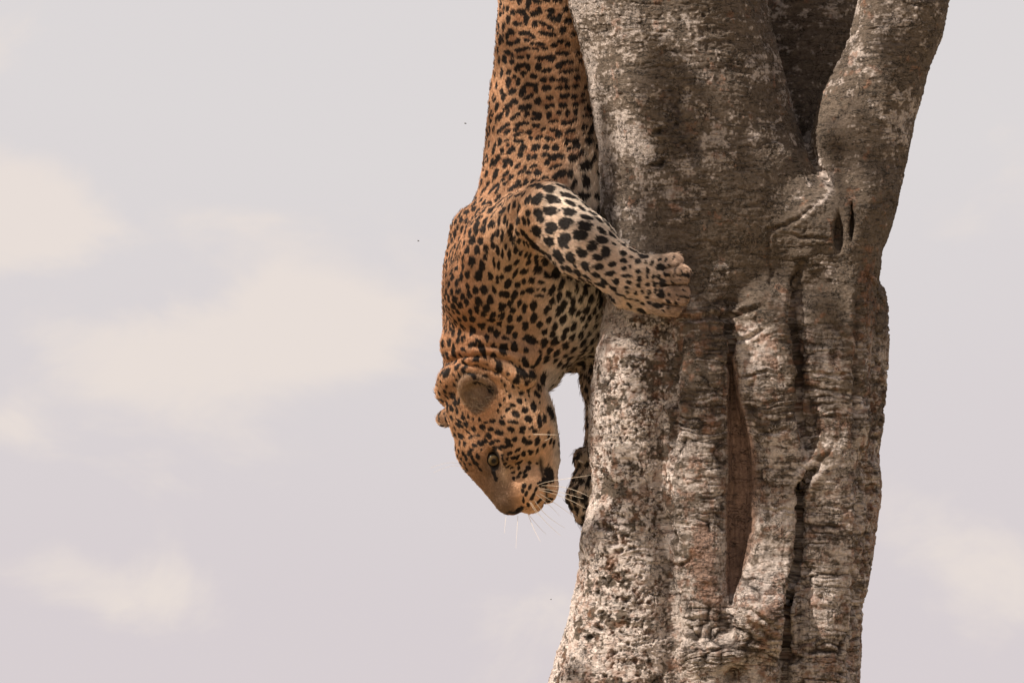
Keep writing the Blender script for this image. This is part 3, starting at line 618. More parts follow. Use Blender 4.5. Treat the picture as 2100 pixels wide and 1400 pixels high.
LEO = [
    # trunk of the body, hanging head down
    Sweep([(-1250, 1075, 1300, 150, 85), (-1080, 1020, 1330, 150, 125), (-900, 1015, 1320, 140, 125), (-600, 1040, 1260, 125, 105), (-300, 1035, 1230, 115, 100), (-60, 1026, 1225, 112, 104), (100, 1017, 1230, 110, 108), (200, 1007, 1235, 105, 112), (300, 997, 1240, 96, 118),
           (380, 985, 1240, 82, 124), (430, 962, 1240, 68, 130), (470, 940, 1246, 58, 134), (550, 921, 1252, 50, 136), (620, 917, 1252, 52, 130), (690, 916, 1225, 58, 116), (770, 922, 1150, 58, 96), (830, 960, 1110, 60, 70)], k=20, cap=50, pw=2.15),
    # shoulder hump
    Cone((972, 30, 470), 42, (960, 20, 600), 44, k=30),
    # neck
    Cone((1015, 40, 660), 98, (1022, 18, 800), 86, k=30),
    # near shoulder blade, upper arm, forearm
    Cone((985, -40, 600), 72, (1030, -62, 500), 70, k=34), Cone((1030, -62, 500), 66, (1108, -100, 440), 60, k=26),
    Cone((1122, -108, 448), 68, (1195, -150, 505), 62, k=22), Cone((1195, -150, 508), 60, (1292, -204, 572), 47, k=18),
    # near paw and toes
    Ell((1330, -215, 582), (56, 29, 54), [[.95, -.3, .08], [.3, .95, 0], [-.08, 0, 1]], k=16),
    Cone((1335, -222, 548), 16, (1378, -232, 539), 13, k=8), Cone((1345, -226, 567), 16, (1391, -246, 565), 18.5, k=7),
    Cone((1345, -226, 603), 16, (1392, -244, 607), 19, k=7), Cone((1335, -220, 626), 16, (1378, -229, 637), 12, k=8),
    Cone((1280, -190, 605), 26, (1318, -196, 624), 19, k=14),
    # far shoulder, upper arm, forearm and paw
    Cone((1070, 120, 610), 80, (1150, 150, 690), 62, k=28), Cone((1145, 150, 702), 56, (1232, 112, 712), 46, k=24), Cone((1215, 60, 610), 50, (1225, 70, 690), 44, k=24), Cone((1222, 122, 725), 34, (1243, 92, 860), 35, k=16),
    Cone((1243, 92, 860), 34, (1230, 78, 950), 30, k=12), Cone((1222, 78, 950), 34, (1206, 62, 1020), 38, k=12),
    Cone((1204, 62, 942), 24, (1206, 62, 946), 24, k=5),
    Cone((1196, 58, 1022), 31, (1204, 58, 1052), 24, k=5), Cone((1204, 56, 1054), 23, (1216, 60, 1076), 16, k=4), Cone((1206, 90, 1030), 30, (1216, 90, 1070), 20, k=6),
    # hind quarters above the frame
    Cone((1180, 60, -1020), 95, (1250, -90, -880), 68, k=30), Cone((1250, -90, -880), 62, (1300, -205, -1010), 40, k=18), Cone((1300, -205, -1010), 38, (1360, -222, -920), 40, k=14),
    Cone((1180, 230, -1020), 95, (1250, 260, -880), 62, k=30), Cone((1250, 260, -880), 56, (1310, 240, -1010), 40, k=18),
    Cone((1120, 150, -1230), 38, (1040, 140, -1420), 28, k=24), Cone((1040, 140, -1420), 28, (1010, 120, -1750), 26, k=10), Cone((1010, 120, -1750), 26, (1060, 80, -2000), 24, k=10),
    # skull
    hell(-22, 18, 0, 112, 90, 90, k=26), hell(12, -34, 46, 84, 66, 50, k=26), hell(12, -34, -46, 84, 66, 50, k=26), hell(58, -58, 0, 96, 44, 54, k=26),
    hell(46, 6, 56, 56, 36, 30, k=20), hell(46, 6, -56, 56, 36, 30, k=20),
    hcone((62, 34, 0), 62, (150, 4, 0), 44, k=18), hcone((50, 66, 0), 40, (168, 22, 0), 25, k=14),
    hell(178, 13, 0, 20, 18, 24, k=10),
    hell(154, -28, 27, 42, 36, 33, k=12), hell(154, -28, -27, 42, 36, 33, k=12), hell(142, -60, 0, 44, 26, 36, k=8),
    hell(58, 66, 38, 34, 17, 22, k=14), hell(58, 66, -38, 34, 17, 22, k=14),
    # brow overhang, cheek bone, step of the muzzle, lips
    hcone((66, 62, 44), 11, (100, 58, 36), 9, k=10), hcone((66, 62, -44), 11, (100, 58, -36), 9, k=10),
    hcone((84, 20, 62), 12, (30, -2, 86), 16, k=16), hcone((84, 20, -62), 12, (30, -2, -86), 16, k=16),
    hell(124, 4, 50, 20, 12, 14, k=14, op='sub'), hell(124, 4, -50, 20, 12, 14, k=14, op='sub'),
    # eyes: socket, then lids round the eyeball
    hell(EYE_F + 4, EYE_U, EYE_L + 12, 21, 9, 17, k=9, op='sub', tilt=-14), hell(EYE_F + 4, EYE_U, -EYE_L - 12, 21, 9, 17, k=9, op='sub', tilt=14),
    # nostrils, mouth
    hell(196, 6, 13, 9, 5, 8, k=5, op='sub'), hell(196, 6, -13, 9, 5, 8, k=5, op='sub'),
    hcone((186, -52, 20), 3, (150, -54, 60), 4, k=6, op='sub'), hcone((150, -54, 60), 4, (104, -46, 66), 5, k=7, op='sub'),
    hcone((186, -52, -20), 3, (150, -54, -60), 4, k=6, op='sub'),
    hcone((196, -8, 0), 2, (192, -40, 0), 3, k=5, op='sub'),
    # rolls of skin behind the head
    Cone((930, -2, 782), 30, (975, -52, 752), 20, k=20), Cone((975, -52, 752), 20, (1080, -66, 778), 15, k=20),
    Cone((925, 10, 706), 16, (985, -52, 712), 15, k=34), Cone((985, -52, 712), 15, (1085, -58, 732), 13, k=34),
    Cone((928, 40, 800), 34, (940, 60, 780), 34, k=14),
]
def ear(c, tip, opn, size, k=8):
    c = np.array(c, float); tip = np.array(tip, float); tip /= np.linalg.norm(tip)
    opn = np.array(opn, float); opn -= tip * (opn @ tip); opn /= np.linalg.norm(opn)
    sid = np.cross(tip, opn)
    toW = lambda v: v[0] * HF + v[1] * HU + v[2] * HL
    M = np.stack([toW(tip), toW(sid), toW(opn)])
    w = HO + toW(c)
    outer = Ell(w + M[0] * 8, np.array((47, 39, 22)) * size, M)
    inner = Ell(w + M[0] * 6 + M[2] * 16 * size, np.array((41, 33, 25)) * size, M)
    return Cut(outer, [inner], k=k, ks=4), w, M
EAR_N, EAR_NC, EAR_NM = ear((-42, 46, 82), (-0.72, 0.62, 0.34), (0.74, 0.10, 0.62), 0.90); EAR_F, EAR_FC, EAR_FM = ear((-40, 78, -66), (-0.10, 0.80, -0.45), (0.72, -0.05, -0.60), 0.8)
LEO += [EAR_N, EAR_F]

# ---- markings read on the animal, plus shade painted between the near toes; (x, y, half width, half height, turn) in three close-ups of the coat
def unz(rows, sc, ox, oy): return [(ox + a / sc, oy + b / sc, c / sc, e / sc, g) for (a, b, c, e, g) in rows]
HEAD_SPOTS = unz([(440,20,14,20,0),(560,20,25,12,20),(390,38,22,10,30),(345,65,30,15,-25),(200,50,12,25,0),(285,92,16,10,20),(230,75,10,18,10),(230,120,14,22,0),(415,105,18,32,-20),(485,75,18,10,0),(555,85,25,28,-30),(618,78,20,28,-20),(695,100,14,14,0),
 (757,178,22,22,0),(690,178,18,28,-20),(600,178,12,18,0),(780,110,8,8,0),(720,30,50,25,20),(305,148,14,14,0),(370,152,22,18,0),(190,130,12,20,0),(305,185,18,14,0),(248,208,14,26,20),(180,250,20,28,10),(380,195,18,8,20),(430,222,16,16,0),(525,210,22,38,-15),
 (505,252,16,10,20),(125,275,8,20,10),(148,250,8,18,0),(670,240,20,35,-15),(742,265,20,25,-30),(800,300,15,40,-15),(640,298,18,22,20),(432,270,14,10,20),(575,285,8,8,0),(712,343,12,16,-10),(778,352,14,28,-30),(610,335,8,12,-30),(668,380,14,16,-30),(715,398,8,8,0),
 (765,390,14,28,-25),(652,432,18,16,0),(593,402,10,8,0),(570,370,7,7,0),(745,467,16,25,10),(688,490,20,18,-30),(610,460,14,10,-20),(580,485,20,12,-40),(630,515,24,16,30),(545,532,12,6,0),(528,455,8,12,0),(712,550,24,22,20),(545,570,24,13,30),(612,565,28,10,5),
 (780,565,14,38,0),(815,545,12,30,-5),(848,510,12,45,-15),(865,520,10,40,-15),(600,615,22,16,20),(675,605,18,16,0),(668,630,18,10,10),(718,610,7,7,0),(735,600,6,8,0),(750,625,14,10,0),(835,650,8,25,0),(470,612,16,14,0),(523,635,22,18,0),(457,655,15,14,0),
 (480,700,14,10,-20),(513,686,12,8,0),(578,690,18,22,-20),(600,715,8,14,-30),(622,678,16,16,0),(682,682,14,18,0),(712,698,14,14,0),(767,685,14,28,5),(718,660,8,6,0),(808,715,10,18,20),(850,695,8,20,0),(868,710,8,28,5),(640,745,16,10,-20),(720,758,14,14,-20),
 (765,750,8,18,0),(675,770,16,14,-40),(590,768,18,8,-30),(720,825,12,12,0),(768,832,8,6,0),(710,862,12,12,0),(640,790,8,12,0),(615,795,14,8,20),(575,800,8,8,0),(650,825,10,12,20),(650,860,8,14,20),(690,885,8,8,0),(688,912,10,8,0),(658,895,8,8,0),(645,920,10,8,0),
 (615,890,14,6,-30),(615,930,8,12,20),(560,830,8,8,0),(580,850,10,8,0),(600,860,8,6,0),(545,775,10,6,0),(415,597,13,15,0),(357,607,13,12,0),(312,578,12,14,0),(268,590,15,11,0),(265,560,18,7,10),(385,650,16,10,10),(338,665,14,7,-10),(400,703,24,14,20),(363,717,18,10,10),
 (300,712,14,16,0),(275,658,14,14,0),(240,650,8,12,0),(235,690,8,14,0),(265,705,7,18,0),(325,630,14,6,20),(345,745,10,8,0),(405,745,6,10,20),(430,690,14,14,-20),(437,567,10,6,0),(480,562,14,10,0),(285,520,8,16,20),(288,540,12,8,0),(215,480,12,14,0),(230,410,14,10,0),
 (240,445,12,14,0),(265,435,10,22,20),(215,540,10,14,0),(205,600,12,14,0),(200,640,8,12,0),(215,665,8,14,0),(190,470,14,34,0),(225,385,20,10,0),(250,500,8,20,10),(545,728,34,12,-8),(492,735,14,8,-30),(485,890,12,36,-12),(500,930,10,16,-10),(545,800,8,18,0),
 (350,800,10,22,-20),(385,790,12,14,0),(370,830,12,18,-20),(330,770,10,14,-20),(310,800,8,14,-20),(290,770,8,16,-20),(335,840,8,16,-30),(400,870,7,7,0),(640,1122,20,30,10),(610,1150,22,10,20),(683,975,10,12,0),(675,1010,8,10,0),(720,985,9,18,25),(700,1025,8,14,25),
 (680,1070,8,18,10),(740,1045,10,26,25),(710,1100,8,12,10),(760,1000,8,18,25),(800,980,16,9,0),(843,905,30,44,0),(820,940,26,22,-20),(790,955,18,9,-20),(820,1080,9,20,40),(780,1075,8,20,30),(840,1010,22,10,30),(855,1060,12,7,40)], 3.1825, 860, 690)
ARM_SPOTS = unz([(520,130,55,45,-30),(655,145,65,38,10),(700,260,75,42,0),(535,265,38,68,20),(440,300,28,62,10),(685,385,74,46,15),(895,305,75,25,35),(890,400,78,42,12),(1075,460,62,25,32),(560,455,46,72,-30),(685,570,60,66,0),(845,525,70,58,0),(1060,550,78,48,20),
 (1240,600,60,25,35),(1010,650,74,55,10),(535,625,48,48,0),(668,715,53,50,0),(830,700,74,66,-20),(1250,705,72,38,20),(1145,770,58,53,20),(1290,840,53,58,0),(1195,900,60,30,8),(1015,840,66,40,35),(905,900,46,52,0),(770,875,48,58,0),(550,800,42,62,-15),(660,865,33,42,-20),
 (865,780,22,22,0),(1065,990,52,50,0),(1215,1000,53,30,0),(955,990,18,20,0),(740,960,26,38,-30),(880,1020,22,46,-35),(820,1005,20,33,-30),(620,965,32,46,-30),(980,1065,38,26,20),(1080,1105,33,24,0),(1185,1088,46,26,5),(1250,1180,50,26,-30),(1120,1165,22,20,0),
 (335,520,26,40,0),(408,525,20,52,-10),(460,530,16,42,0),(445,440,26,38,0),(355,400,23,55,-8),(290,340,18,48,5),(235,380,14,42,5),(170,405,26,42,15),(260,595,23,42,-15),(245,680,26,64,-25),(335,650,20,36,-15),(395,645,20,36,-20),(460,710,20,50,-10),(400,755,16,32,0),
 (345,735,20,26,0),(445,770,13,32,0),(480,770,11,28,0),(310,840,23,38,0),(355,870,20,33,0),(415,880,14,33,0),(450,905,18,38,-10),(520,920,24,60,-25),(605,895,16,36,-35),(235,895,20,55,0),(315,965,26,30,0),(440,975,26,30,0),(210,1045,38,40,20),(290,1100,23,45,0),
 (390,1075,46,34,5),(540,1055,46,46,-40),(640,1115,36,30,0),(750,1075,50,50,0),(400,1180,23,30,0),(485,1175,33,36,0),(580,1190,42,23,0),(225,1205,33,55,0),(320,1225,36,33,0),(470,1285,46,30,0),(610,1275,23,26,0),(545,1270,12,14,0),(700,1280,36,55,20),(815,1225,30,66,25),
 (575,1345,48,18,0),(380,1310,26,24,0),(160,880,16,48,0),(110,840,18,56,-5),(120,1000,16,56,0),(75,980,13,60,0),(195,800,17,36,0),(60,790,23,36,0),(125,530,16,52,-5),(190,510,18,52,10),(115,655,18,42,10),(160,690,16,68,5),(35,565,26,46,30),(60,700,20,56,25),
 (215,550,11,42,10),(110,1160,18,46,0),(155,1140,18,38,0),(35,1130,33,42,0),(70,1275,22,42,-25),(150,1320,26,42,0),(205,1330,30,38,-30),(290,1340,33,46,0)], 5.384, 1000, 360)
PAW_SPOTS_GAP_SHADE = unz([(660,270,48,36,0),(530,140,15,30,-30),(675,375,56,33,20),(780,320,30,24,0),(865,390,45,36,10),(768,455,20,28,0),(985,400,20,24,0),(1078,410,23,33,20),(1190,362,22,13,0),(1275,378,13,26,10),(1385,335,11,20,0),(675,490,36,30,0),(880,525,43,38,0),
 (1015,510,33,36,0),(1200,465,45,40,0),(1315,440,13,15,0),(705,590,62,27,0),(740,675,40,36,0),(888,635,38,36,0),(1005,605,20,36,0),(1095,600,20,24,0),(1170,605,20,30,20),(1290,575,33,20,-20),(885,730,40,36,-20),(1020,715,33,27,10),(1105,705,20,28,-20),(1150,700,12,15,0),
 (1235,695,43,40,0),(1370,690,20,24,0),(715,760,33,24,20),(720,825,30,24,10),(840,835,30,27,0),(935,820,20,27,-20),(1035,835,28,40,0),(1005,890,33,24,-20),(1125,805,15,27,15),(1210,855,40,43,0),(1330,860,17,20,0),(625,860,50,20,-10),(1035,975,27,30,0),(755,1010,30,40,0),
 (1160,1015,60,28,5),(1310,955,27,15,20),(1425,990,18,16,0),(1300,1040,18,13,0),(1245,1090,17,11,0),(670,1080,36,20,0),(945,980,36,20,30),(740,915,46,13,0),(860,940,38,16,0),(530,770,43,30,0),(565,670,50,38,0),(480,560,66,38,-15),(510,425,54,34,10),(320,455,60,36,-5),
 (1585,572,58,20,0),(1595,890,50,17,4),(1380,500,45,12,-8),(1430,745,60,12,-5),(1500,520,9,13,0),(1412,515,8,12,0),(1392,582,9,15,0),(1530,790,15,10,0),(1560,972,13,9,0),(1440,862,8,11,0),(1480,640,9,9,0),(1455,930,9,8,0),(280,580,54,28,5),(390,660,38,33,0),(345,715,46,28,-20)], 7.0, 1180, 480)  # two long bars paint shade into the gaps between the toes

BODY_SPOTS = unz([(420,20,18,30,0),(375,10,25,14,0),(340,78,12,24,0),(378,98,20,22,0),(435,100,30,22,10),(465,150,18,40,0),(345,145,14,28,0),(395,178,20,18,20),(425,180,14,14,0),(480,40,20,45,10),(535,22,35,18,20),(530,105,38,20,-5),(555,90,14,25,0),(605,15,28,18,0),(680,15,40,20,10),(630,90,32,20,10),(620,125,20,20,0),(655,145,40,22,10),(690,130,16,28,20),(730,85,25,18,0),(745,165,28,22,10),
 (315,195,12,28,0),(365,230,30,22,15),(340,260,14,25,0),(355,310,24,18,20),(405,298,20,20,0),(290,290,14,35,5),(310,280,8,30,0),(440,240,25,14,0),(480,245,30,18,20),(510,268,18,14,20),(465,290,18,14,0),(520,180,20,28,0),(575,175,30,16,25),(625,205,30,16,30),(600,245,60,16,8),(560,235,20,12,0),(708,222,24,28,0),(775,262,22,18,0),
 (430,352,50,14,-5),(475,345,14,14,0),(425,408,28,14,5),(480,400,14,20,0),(345,375,32,16,15),(320,420,20,28,10),(370,438,18,20,0),(375,400,12,20,0),(285,425,10,30,0),(275,360,8,25,0),(505,315,16,12,0),(555,315,35,14,5),(585,345,25,12,0),(530,350,25,10,10),(650,322,22,20,0),(700,298,30,14,5),(742,320,22,18,0),(710,382,48,16,5),(665,375,10,10,0),(805,385,18,20,0),(830,445,12,18,0),
 (555,412,36,18,0),(625,410,36,22,0),(630,432,20,12,0),(430,460,45,18,-5),(405,490,20,14,0),(480,475,14,25,0),(545,470,25,25,0),(605,495,32,18,-10),(580,500,14,10,0),(735,448,50,18,-5),(685,475,20,30,0),(750,508,42,14,-8),(690,505,12,10,0),(800,505,20,14,-10),(350,512,18,22,0),(385,540,15,15,0),(345,575,16,45,0),(410,572,16,28,10),(370,640,32,22,-15),(300,515,12,35,10),(258,525,10,28,0),(448,520,20,22,0),(515,535,28,18,10),
 (500,592,45,16,5),(530,625,16,38,-15),(440,645,24,38,20),(480,675,40,14,-25),(580,560,22,18,-10),(638,558,18,22,0),(605,620,30,22,0),(715,565,38,16,0),(690,618,28,14,0),(738,615,18,20,0),(808,560,24,20,-10),(805,615,22,18,0),(862,618,14,16,0),(265,600,12,28,10),(300,640,14,20,0),(310,675,18,25,0),(250,700,10,20,0),(240,680,8,30,0),
 (345,735,50,18,-25),(395,712,20,20,0),(435,752,22,22,10),(485,740,20,25,-10),(545,705,22,30,20),(625,680,28,18,-10),(640,735,20,16,0),(605,745,22,14,-20),(725,675,40,16,-5),(715,738,32,18,0),(790,680,25,20,-20),(845,675,18,14,-20),(795,735,22,18,-10),(850,718,22,14,-20),(265,745,14,28,0),(290,810,16,28,0),(262,830,10,30,0),(340,790,20,18,-20),(405,800,22,14,-20),(375,825,22,12,-10),(465,795,22,18,-20),(525,790,25,16,-10),
 (555,810,18,25,10),(520,825,20,10,0),(620,800,16,28,20),(685,790,20,18,0),(645,845,36,12,-10),(745,795,16,25,20),(795,790,16,22,20),(775,850,36,16,-25),(720,860,20,20,10),(880,770,36,16,-8),(880,820,34,16,-8),(935,870,12,30,0),(320,880,42,16,-15),(430,862,52,14,-5),(395,900,20,14,-10),(410,930,40,14,-15),(330,920,25,16,-15),(280,915,14,20,0),(245,900,10,28,10),(485,915,18,20,20),(530,872,32,14,0),(580,895,22,14,-30),(495,960,16,16,0),
 (550,955,28,14,-20),(650,905,28,16,0),(685,935,20,28,20),(610,962,24,18,-10),(760,920,40,18,-25),(850,895,28,25,-10),(905,908,35,25,-25),(790,985,36,14,-15),(735,985,22,22,0),(850,940,14,10,-20),(640,965,20,10,0),(285,985,14,28,10),(330,975,20,12,0),(410,980,40,16,10),(340,1005,10,14,0),(360,1040,38,20,-30),(300,1040,14,20,20),(245,1030,12,40,0),(215,1000,8,25,0),(440,1025,30,22,-20),(420,1075,22,20,-10),(525,1025,36,22,-30),
 (480,1085,18,25,0),(520,1085,28,18,-35),(600,1022,22,18,-10),(665,1025,24,22,0),(595,1072,24,16,-10),(760,1035,25,14,-15),(805,1015,25,25,-30),(890,990,30,28,-10),(940,1025,20,20,0),(265,1110,35,22,-25),(230,1130,14,30,0),(335,1115,38,18,5),(360,1135,14,16,0),(315,1145,16,20,0),(405,1145,25,16,-20),(455,1160,12,20,0),(425,1190,25,16,-30),(510,1150,30,14,-25),(540,1195,30,20,-35),(480,1195,20,14,-20),(650,1090,40,20,-25),(605,1125,20,22,0),
 (705,1090,22,18,10),(655,1155,52,14,-20),(780,1105,32,28,-20),(830,1070,25,16,-30),(860,1075,18,14,0),(920,1110,28,16,-30),(870,1160,55,28,-15),(195,1200,14,30,20),(250,1210,30,18,-40),(320,1205,28,16,-10),(300,1245,14,12,0),(360,1225,20,18,0),(205,1270,14,18,0),(225,1315,12,25,10),(250,1290,25,12,0),(265,1310,12,22,0),(315,1270,15,14,0),(380,1290,45,14,-25),(410,1255,18,14,0),(360,1310,14,12,0),(460,1265,14,25,10),(590,1230,24,12,0),
 (690,1210,50,25,-30),(765,1215,22,28,30),(705,1275,32,16,-20),(790,1280,40,18,-50),(870,1270,32,40,20),(960,1230,14,30,0),(745,1335,45,16,-10),(850,1370,55,30,-15),(160,1340,20,14,-30),(180,1310,12,16,0),(345,1345,30,12,-10),(410,1345,30,12,0),(940,1370,22,25,0)], 3.3333, 940, 0)
ROSETTE_CENTRES = [(425,140,45,40),(520,65,45,45),(655,115,45,35),(370,270,35,45),(480,270,35,25),(600,210,55,35),(700,340,50,40),(430,380,50,35),(350,410,35,40),(545,335,50,25),(590,420,60,30),(430,480,40,25),(720,480,55,35),(375,590,35,60),(490,630,50,40),(605,590,40,45),(715,592,40,35),(800,590,30,35),(345,760,45,30),(600,715,50,35),(715,705,45,40),(815,710,45,40),(540,810,35,25),(650,820,45,35),(760,825,45,40),(880,795,35,35),(325,900,40,25),(410,900,45,35),(530,920,55,45),(650,935,45,40),(760,955,50,45),(350,1010,40,30),(500,1060,50,40),(650,1120,55,45),(800,1080,55,45),(540,1175,45,35),(700,1245,55,45),(265,1130,40,30),(340,1135,35,25),(430,1165,30,25),(330,1225,40,25),(245,1305,30,30),(380,1300,45,25)]
EAR_EDGE = unz([(335,258,40,12,35),(400,300,40,13,38),(462,352,30,13,50),(300,240,14,8,10)], 3.1825, 860, 690)
def head_coords(P):
    q = P - HO; return q @ HF, q @ HU, q @ HL
class Cells:
    def __init__(s, P, size):
        s.P, s.size = P, size; k = np.floor(P / size).astype(np.int64)
        key = (k[:, 0] * 73856093) ^ (k[:, 1] * 19349663) ^ (k[:, 2] * 83492791)
        s.order = np.argsort(key, kind='stable'); ks = key[s.order]
        u, st = np.unique(ks, return_index=True); en = np.append(st[1:], len(ks))
        s.d = {int(a): (int(b), int(c)) for a, b, c in zip(u, st, en)}
    def near(s, p, r):
        lo = np.floor((p - r) / s.size).astype(int); hi = np.floor((p + r) / s.size).astype(int); o = []
        for a in range(lo[0], hi[0]+1):
            for b in range(lo[1], hi[1]+1):
                for c in range(lo[2], hi[2]+1):
                    e = s.d.get(int((a * 73856093) ^ (b * 19349663) ^ (c * 83492791)))
                    if e: o.append(s.order[e[0]:e[1]])
        if not o: return np.zeros(0, int)
        w = np.unique(np.concatenate(o)); return w[((s.P[w] - p) ** 2).sum(1) < r * r]

def flow(P, N):
    """direction the hair lies in"""
    f, u, l = head_coords(P)
    G = np.tile(np.array([0.05, 0.0, -1.0]), (len(P), 1))
    hw = sstep(-130, -60, f) * sstep(190, 150, np.sqrt(u * u + l * l)) * sstep(700, 790, P[:, 2]) * (P[:, 0] < 1165)
    HG = -HF[None, :] - 0.45 * HU[None, :] * sstep(0, -80, u)[:, None] + 0.25 * HL[None, :] * np.sign(l)[:, None]
    G = G * (1 - hw)[:, None] + HG * hw[:, None]
    t = (P - np.array([1110.0, -100, 440])) @ np.array([0.80, -0.40, 0.55])
    aw = sstep(-40, 30, t) * sstep(-60, -110, P[:, 1]) * sstep(1075, 1120, P[:, 0]) * (P[:, 2] > 300) * (P[:, 2] < 700)
    G = G * (1 - aw)[:, None] + np.array([0.85, -0.35, 0.35]) * aw[:, None]
    fw = sstep(1150, 1185, P[:, 0]) * sstep(60, 90, P[:, 1] + 30) * sstep(720, 780, P[:, 2])
    G = G * (1 - fw)[:, None] + np.array([0.0, -0.1, 1.0]) * fw[:, None]
    G = G + 0.25 * np.stack([vnoise(P / 60, 201), vnoise(P / 60, 202), vnoise(P / 60, 203)], 1)
    T = G - N * (G * N).sum(1, keepdims=True)
    return T / (np.linalg.norm(T, axis=1, keepdims=True) + 1e-6), hw, aw, fw

def build_leopard():
    xs = np.concatenate([np.arange(860, 1440, 4.0)]); ds = np.arange(-300, 340, 4.0)
    ys = np.concatenate([np.arange(-2040, -40, 14.0), np.arange(-40, 1110, 4.0)])
    ax = [a.astype(F) for a in (xs, ds, ys)]
    V = eval_grid(LEO, ax); P, Q = surface_nets(V, ax); del V
    # keep the one connected skin
    P, Q = subdivide(P, Q); P = smooth(P, Q, 2, 0.5); N = normals(P, Q); P = project(LEO, P, N, 2); P = smooth(P, Q, 1, 0.4); N = normals(P, Q)
    x, d, y = P.T
    f, u, l = head_coords(P)
    T, hw, aw, fw = flow(P, N)
    # skin folds and muscle: gentle relief
    disp = 4.5 * fbm(P / 60, 2, 301) * (1 - hw * .75)
    sh = np.exp(-((x - 1020) / 70) ** 2 - ((y - 425) / 45) ** 2) * (d < 60)
    disp += 2.6 * sh * np.sin((x * 0.75 + y * 0.66) / 6.0 + 2 * vnoise(P / 30, 303))                  # wrinkles in the bend of the elbow
    for pl, w, dp in [([(1078, 372), (1060, 420), (1052, 470), (1040, 520)], 7, 7), ([(1105, 545), (1125, 560), (1165, 572), (1215, 598)], 7, 6), ([(935, 520), (950, 580), (960, 640)], 12, 5), ([(985, 640), (1000, 660), (1030, 672)], 6, 4),
                      ([(905, 752), (940, 735), (1000, 728), (1050, 742), (1085, 770)], 5, 6), ([(925, 745), (980, 752), (1030, 768), (1066, 800)], 5, 6), ([(955, 715), (1010, 712), (1060, 722), (1095, 735)], 6, 5),
                      ([(1352, 555), (1374, 551), (1392, 548)], 3.5, 9), ([(1348, 589), (1380, 586), (1410, 586)], 3.5, 10), ([(1352, 623), (1378, 627), (1402, 628)], 3.5, 9), ([(1002, 425), (985, 500), (1000, 580), (1050, 640)], 14, 7), ([(1040, 560), (1075, 600), (1080, 660)], 14, 6)]:
        dd, t = polydist(x, y, pl); fr = sstep(0.1, -0.3, N[:, 1]); tap = np.clip(np.minimum(t, 1 - t) * 5, 0.1, 1)
        disp += fr * tap * (-dp * np.exp(-(dd / w) ** 2) + 0.4 * dp * np.exp(-((dd - 2.2 * w) / (1.3 * w)) ** 2)) * (d < 30)
    P = P + N * disp[:, None]; N = normals(P, Q); x, d, y = P.T
    f, u, l = head_coords(P)
    # ---- spots: centre, normal, two tangent axes, sizes, kind
    bvh = BVHTree.FromPolygons(P.tolist(), Q.tolist())
    spots = []
    orig = Vector((1050, -DU, 700))
    def hit(px, py):
        h = bvh.ray_cast(orig, Vector((px - 1050, DU, py - 700)).normalized()); return h
    def add_px(px, py, a, b, ang, grow=1.0):
        h = hit(px, py)
        if h[0] is None: return
        c = np.array(h[0]); n = np.array(h[1])
        if n[1] > 0: n = -n
        th = math.radians(ang)
        e1 = np.array([math.cos(th), 0, math.sin(th)]); e2 = np.array([-math.sin(th), 0, math.cos(th)])
        # un-foreshorten on to the skin, within reason
        def lift(e):
            k = -(e[0] * n[0] + e[2] * n[2]) / min(n[1], -0.6); v = e + np.array([0, k, 0]); L = np.linalg.norm(v); return v / L, L
        t1, s1 = lift(e1); t2, s2 = lift(e2)
        spots.append((c, n, t1, t2, a * s1 * grow, b * s2 * grow, 1.0))
    for r in HEAD_SPOTS + EAR_EDGE: add_px(*r, grow=1.22 if max(r[2], r[3]) > 5 else 1.5)
    for r in ARM_SPOTS + PAW_SPOTS_GAP_SHADE: add_px(*r, grow=1.15 if r[0] < 1335 else 1.5)
    for r in BODY_SPOTS: add_px(*r, grow=1.12)
    nhand = len(spots)
    tints = []
    for (a_, b_, c_, e_) in ROSETTE_CENTRES:
        add_px(940 + a_ / 3.3333, b_ / 3.3333, c_ / 3.3333, e_ / 3.3333, 0); tints.append(spots.pop()[:6] + (-0.75,))
    # the rest of the coat, scattered over the skin
    acc = [s[0] for s in spots]; rad = [max(s[4], s[5]) for s in spots]
    grid = {}
    def gk(p): return tuple((p // 40).astype(int))
    for i, p in enumerate(acc): grid.setdefault(gk(p), []).append(i)
    def clear(p, r):
        k = gk(p)
        for a in (-1, 0, 1):
            for b in (-1, 0, 1):
                for c in (-1, 0, 1):
                    for i in grid.get((k[0]+a, k[1]+b, k[2]+c), ()):
                        if ((acc[i] - p) ** 2).sum() < (r + rad[i]) ** 2: return False
        return True
    def put(p, r): grid.setdefault(gk(p), []).append(len(acc)); acc.append(p); rad.append(r)
    cand = rng.permutation(np.where((y > -60) & (N[:, 1] < .5))[0])[:90000]; cand = np.concatenate([cand, rng.permutation(len(P))[:12000]])
    cand = cand[np.argsort((y[cand] > 395) | (hw[cand] > .3), kind='stable')]
    belly = sstep(1165, 1225, x + 0.10 * (d - 100)) * (1 - aw)
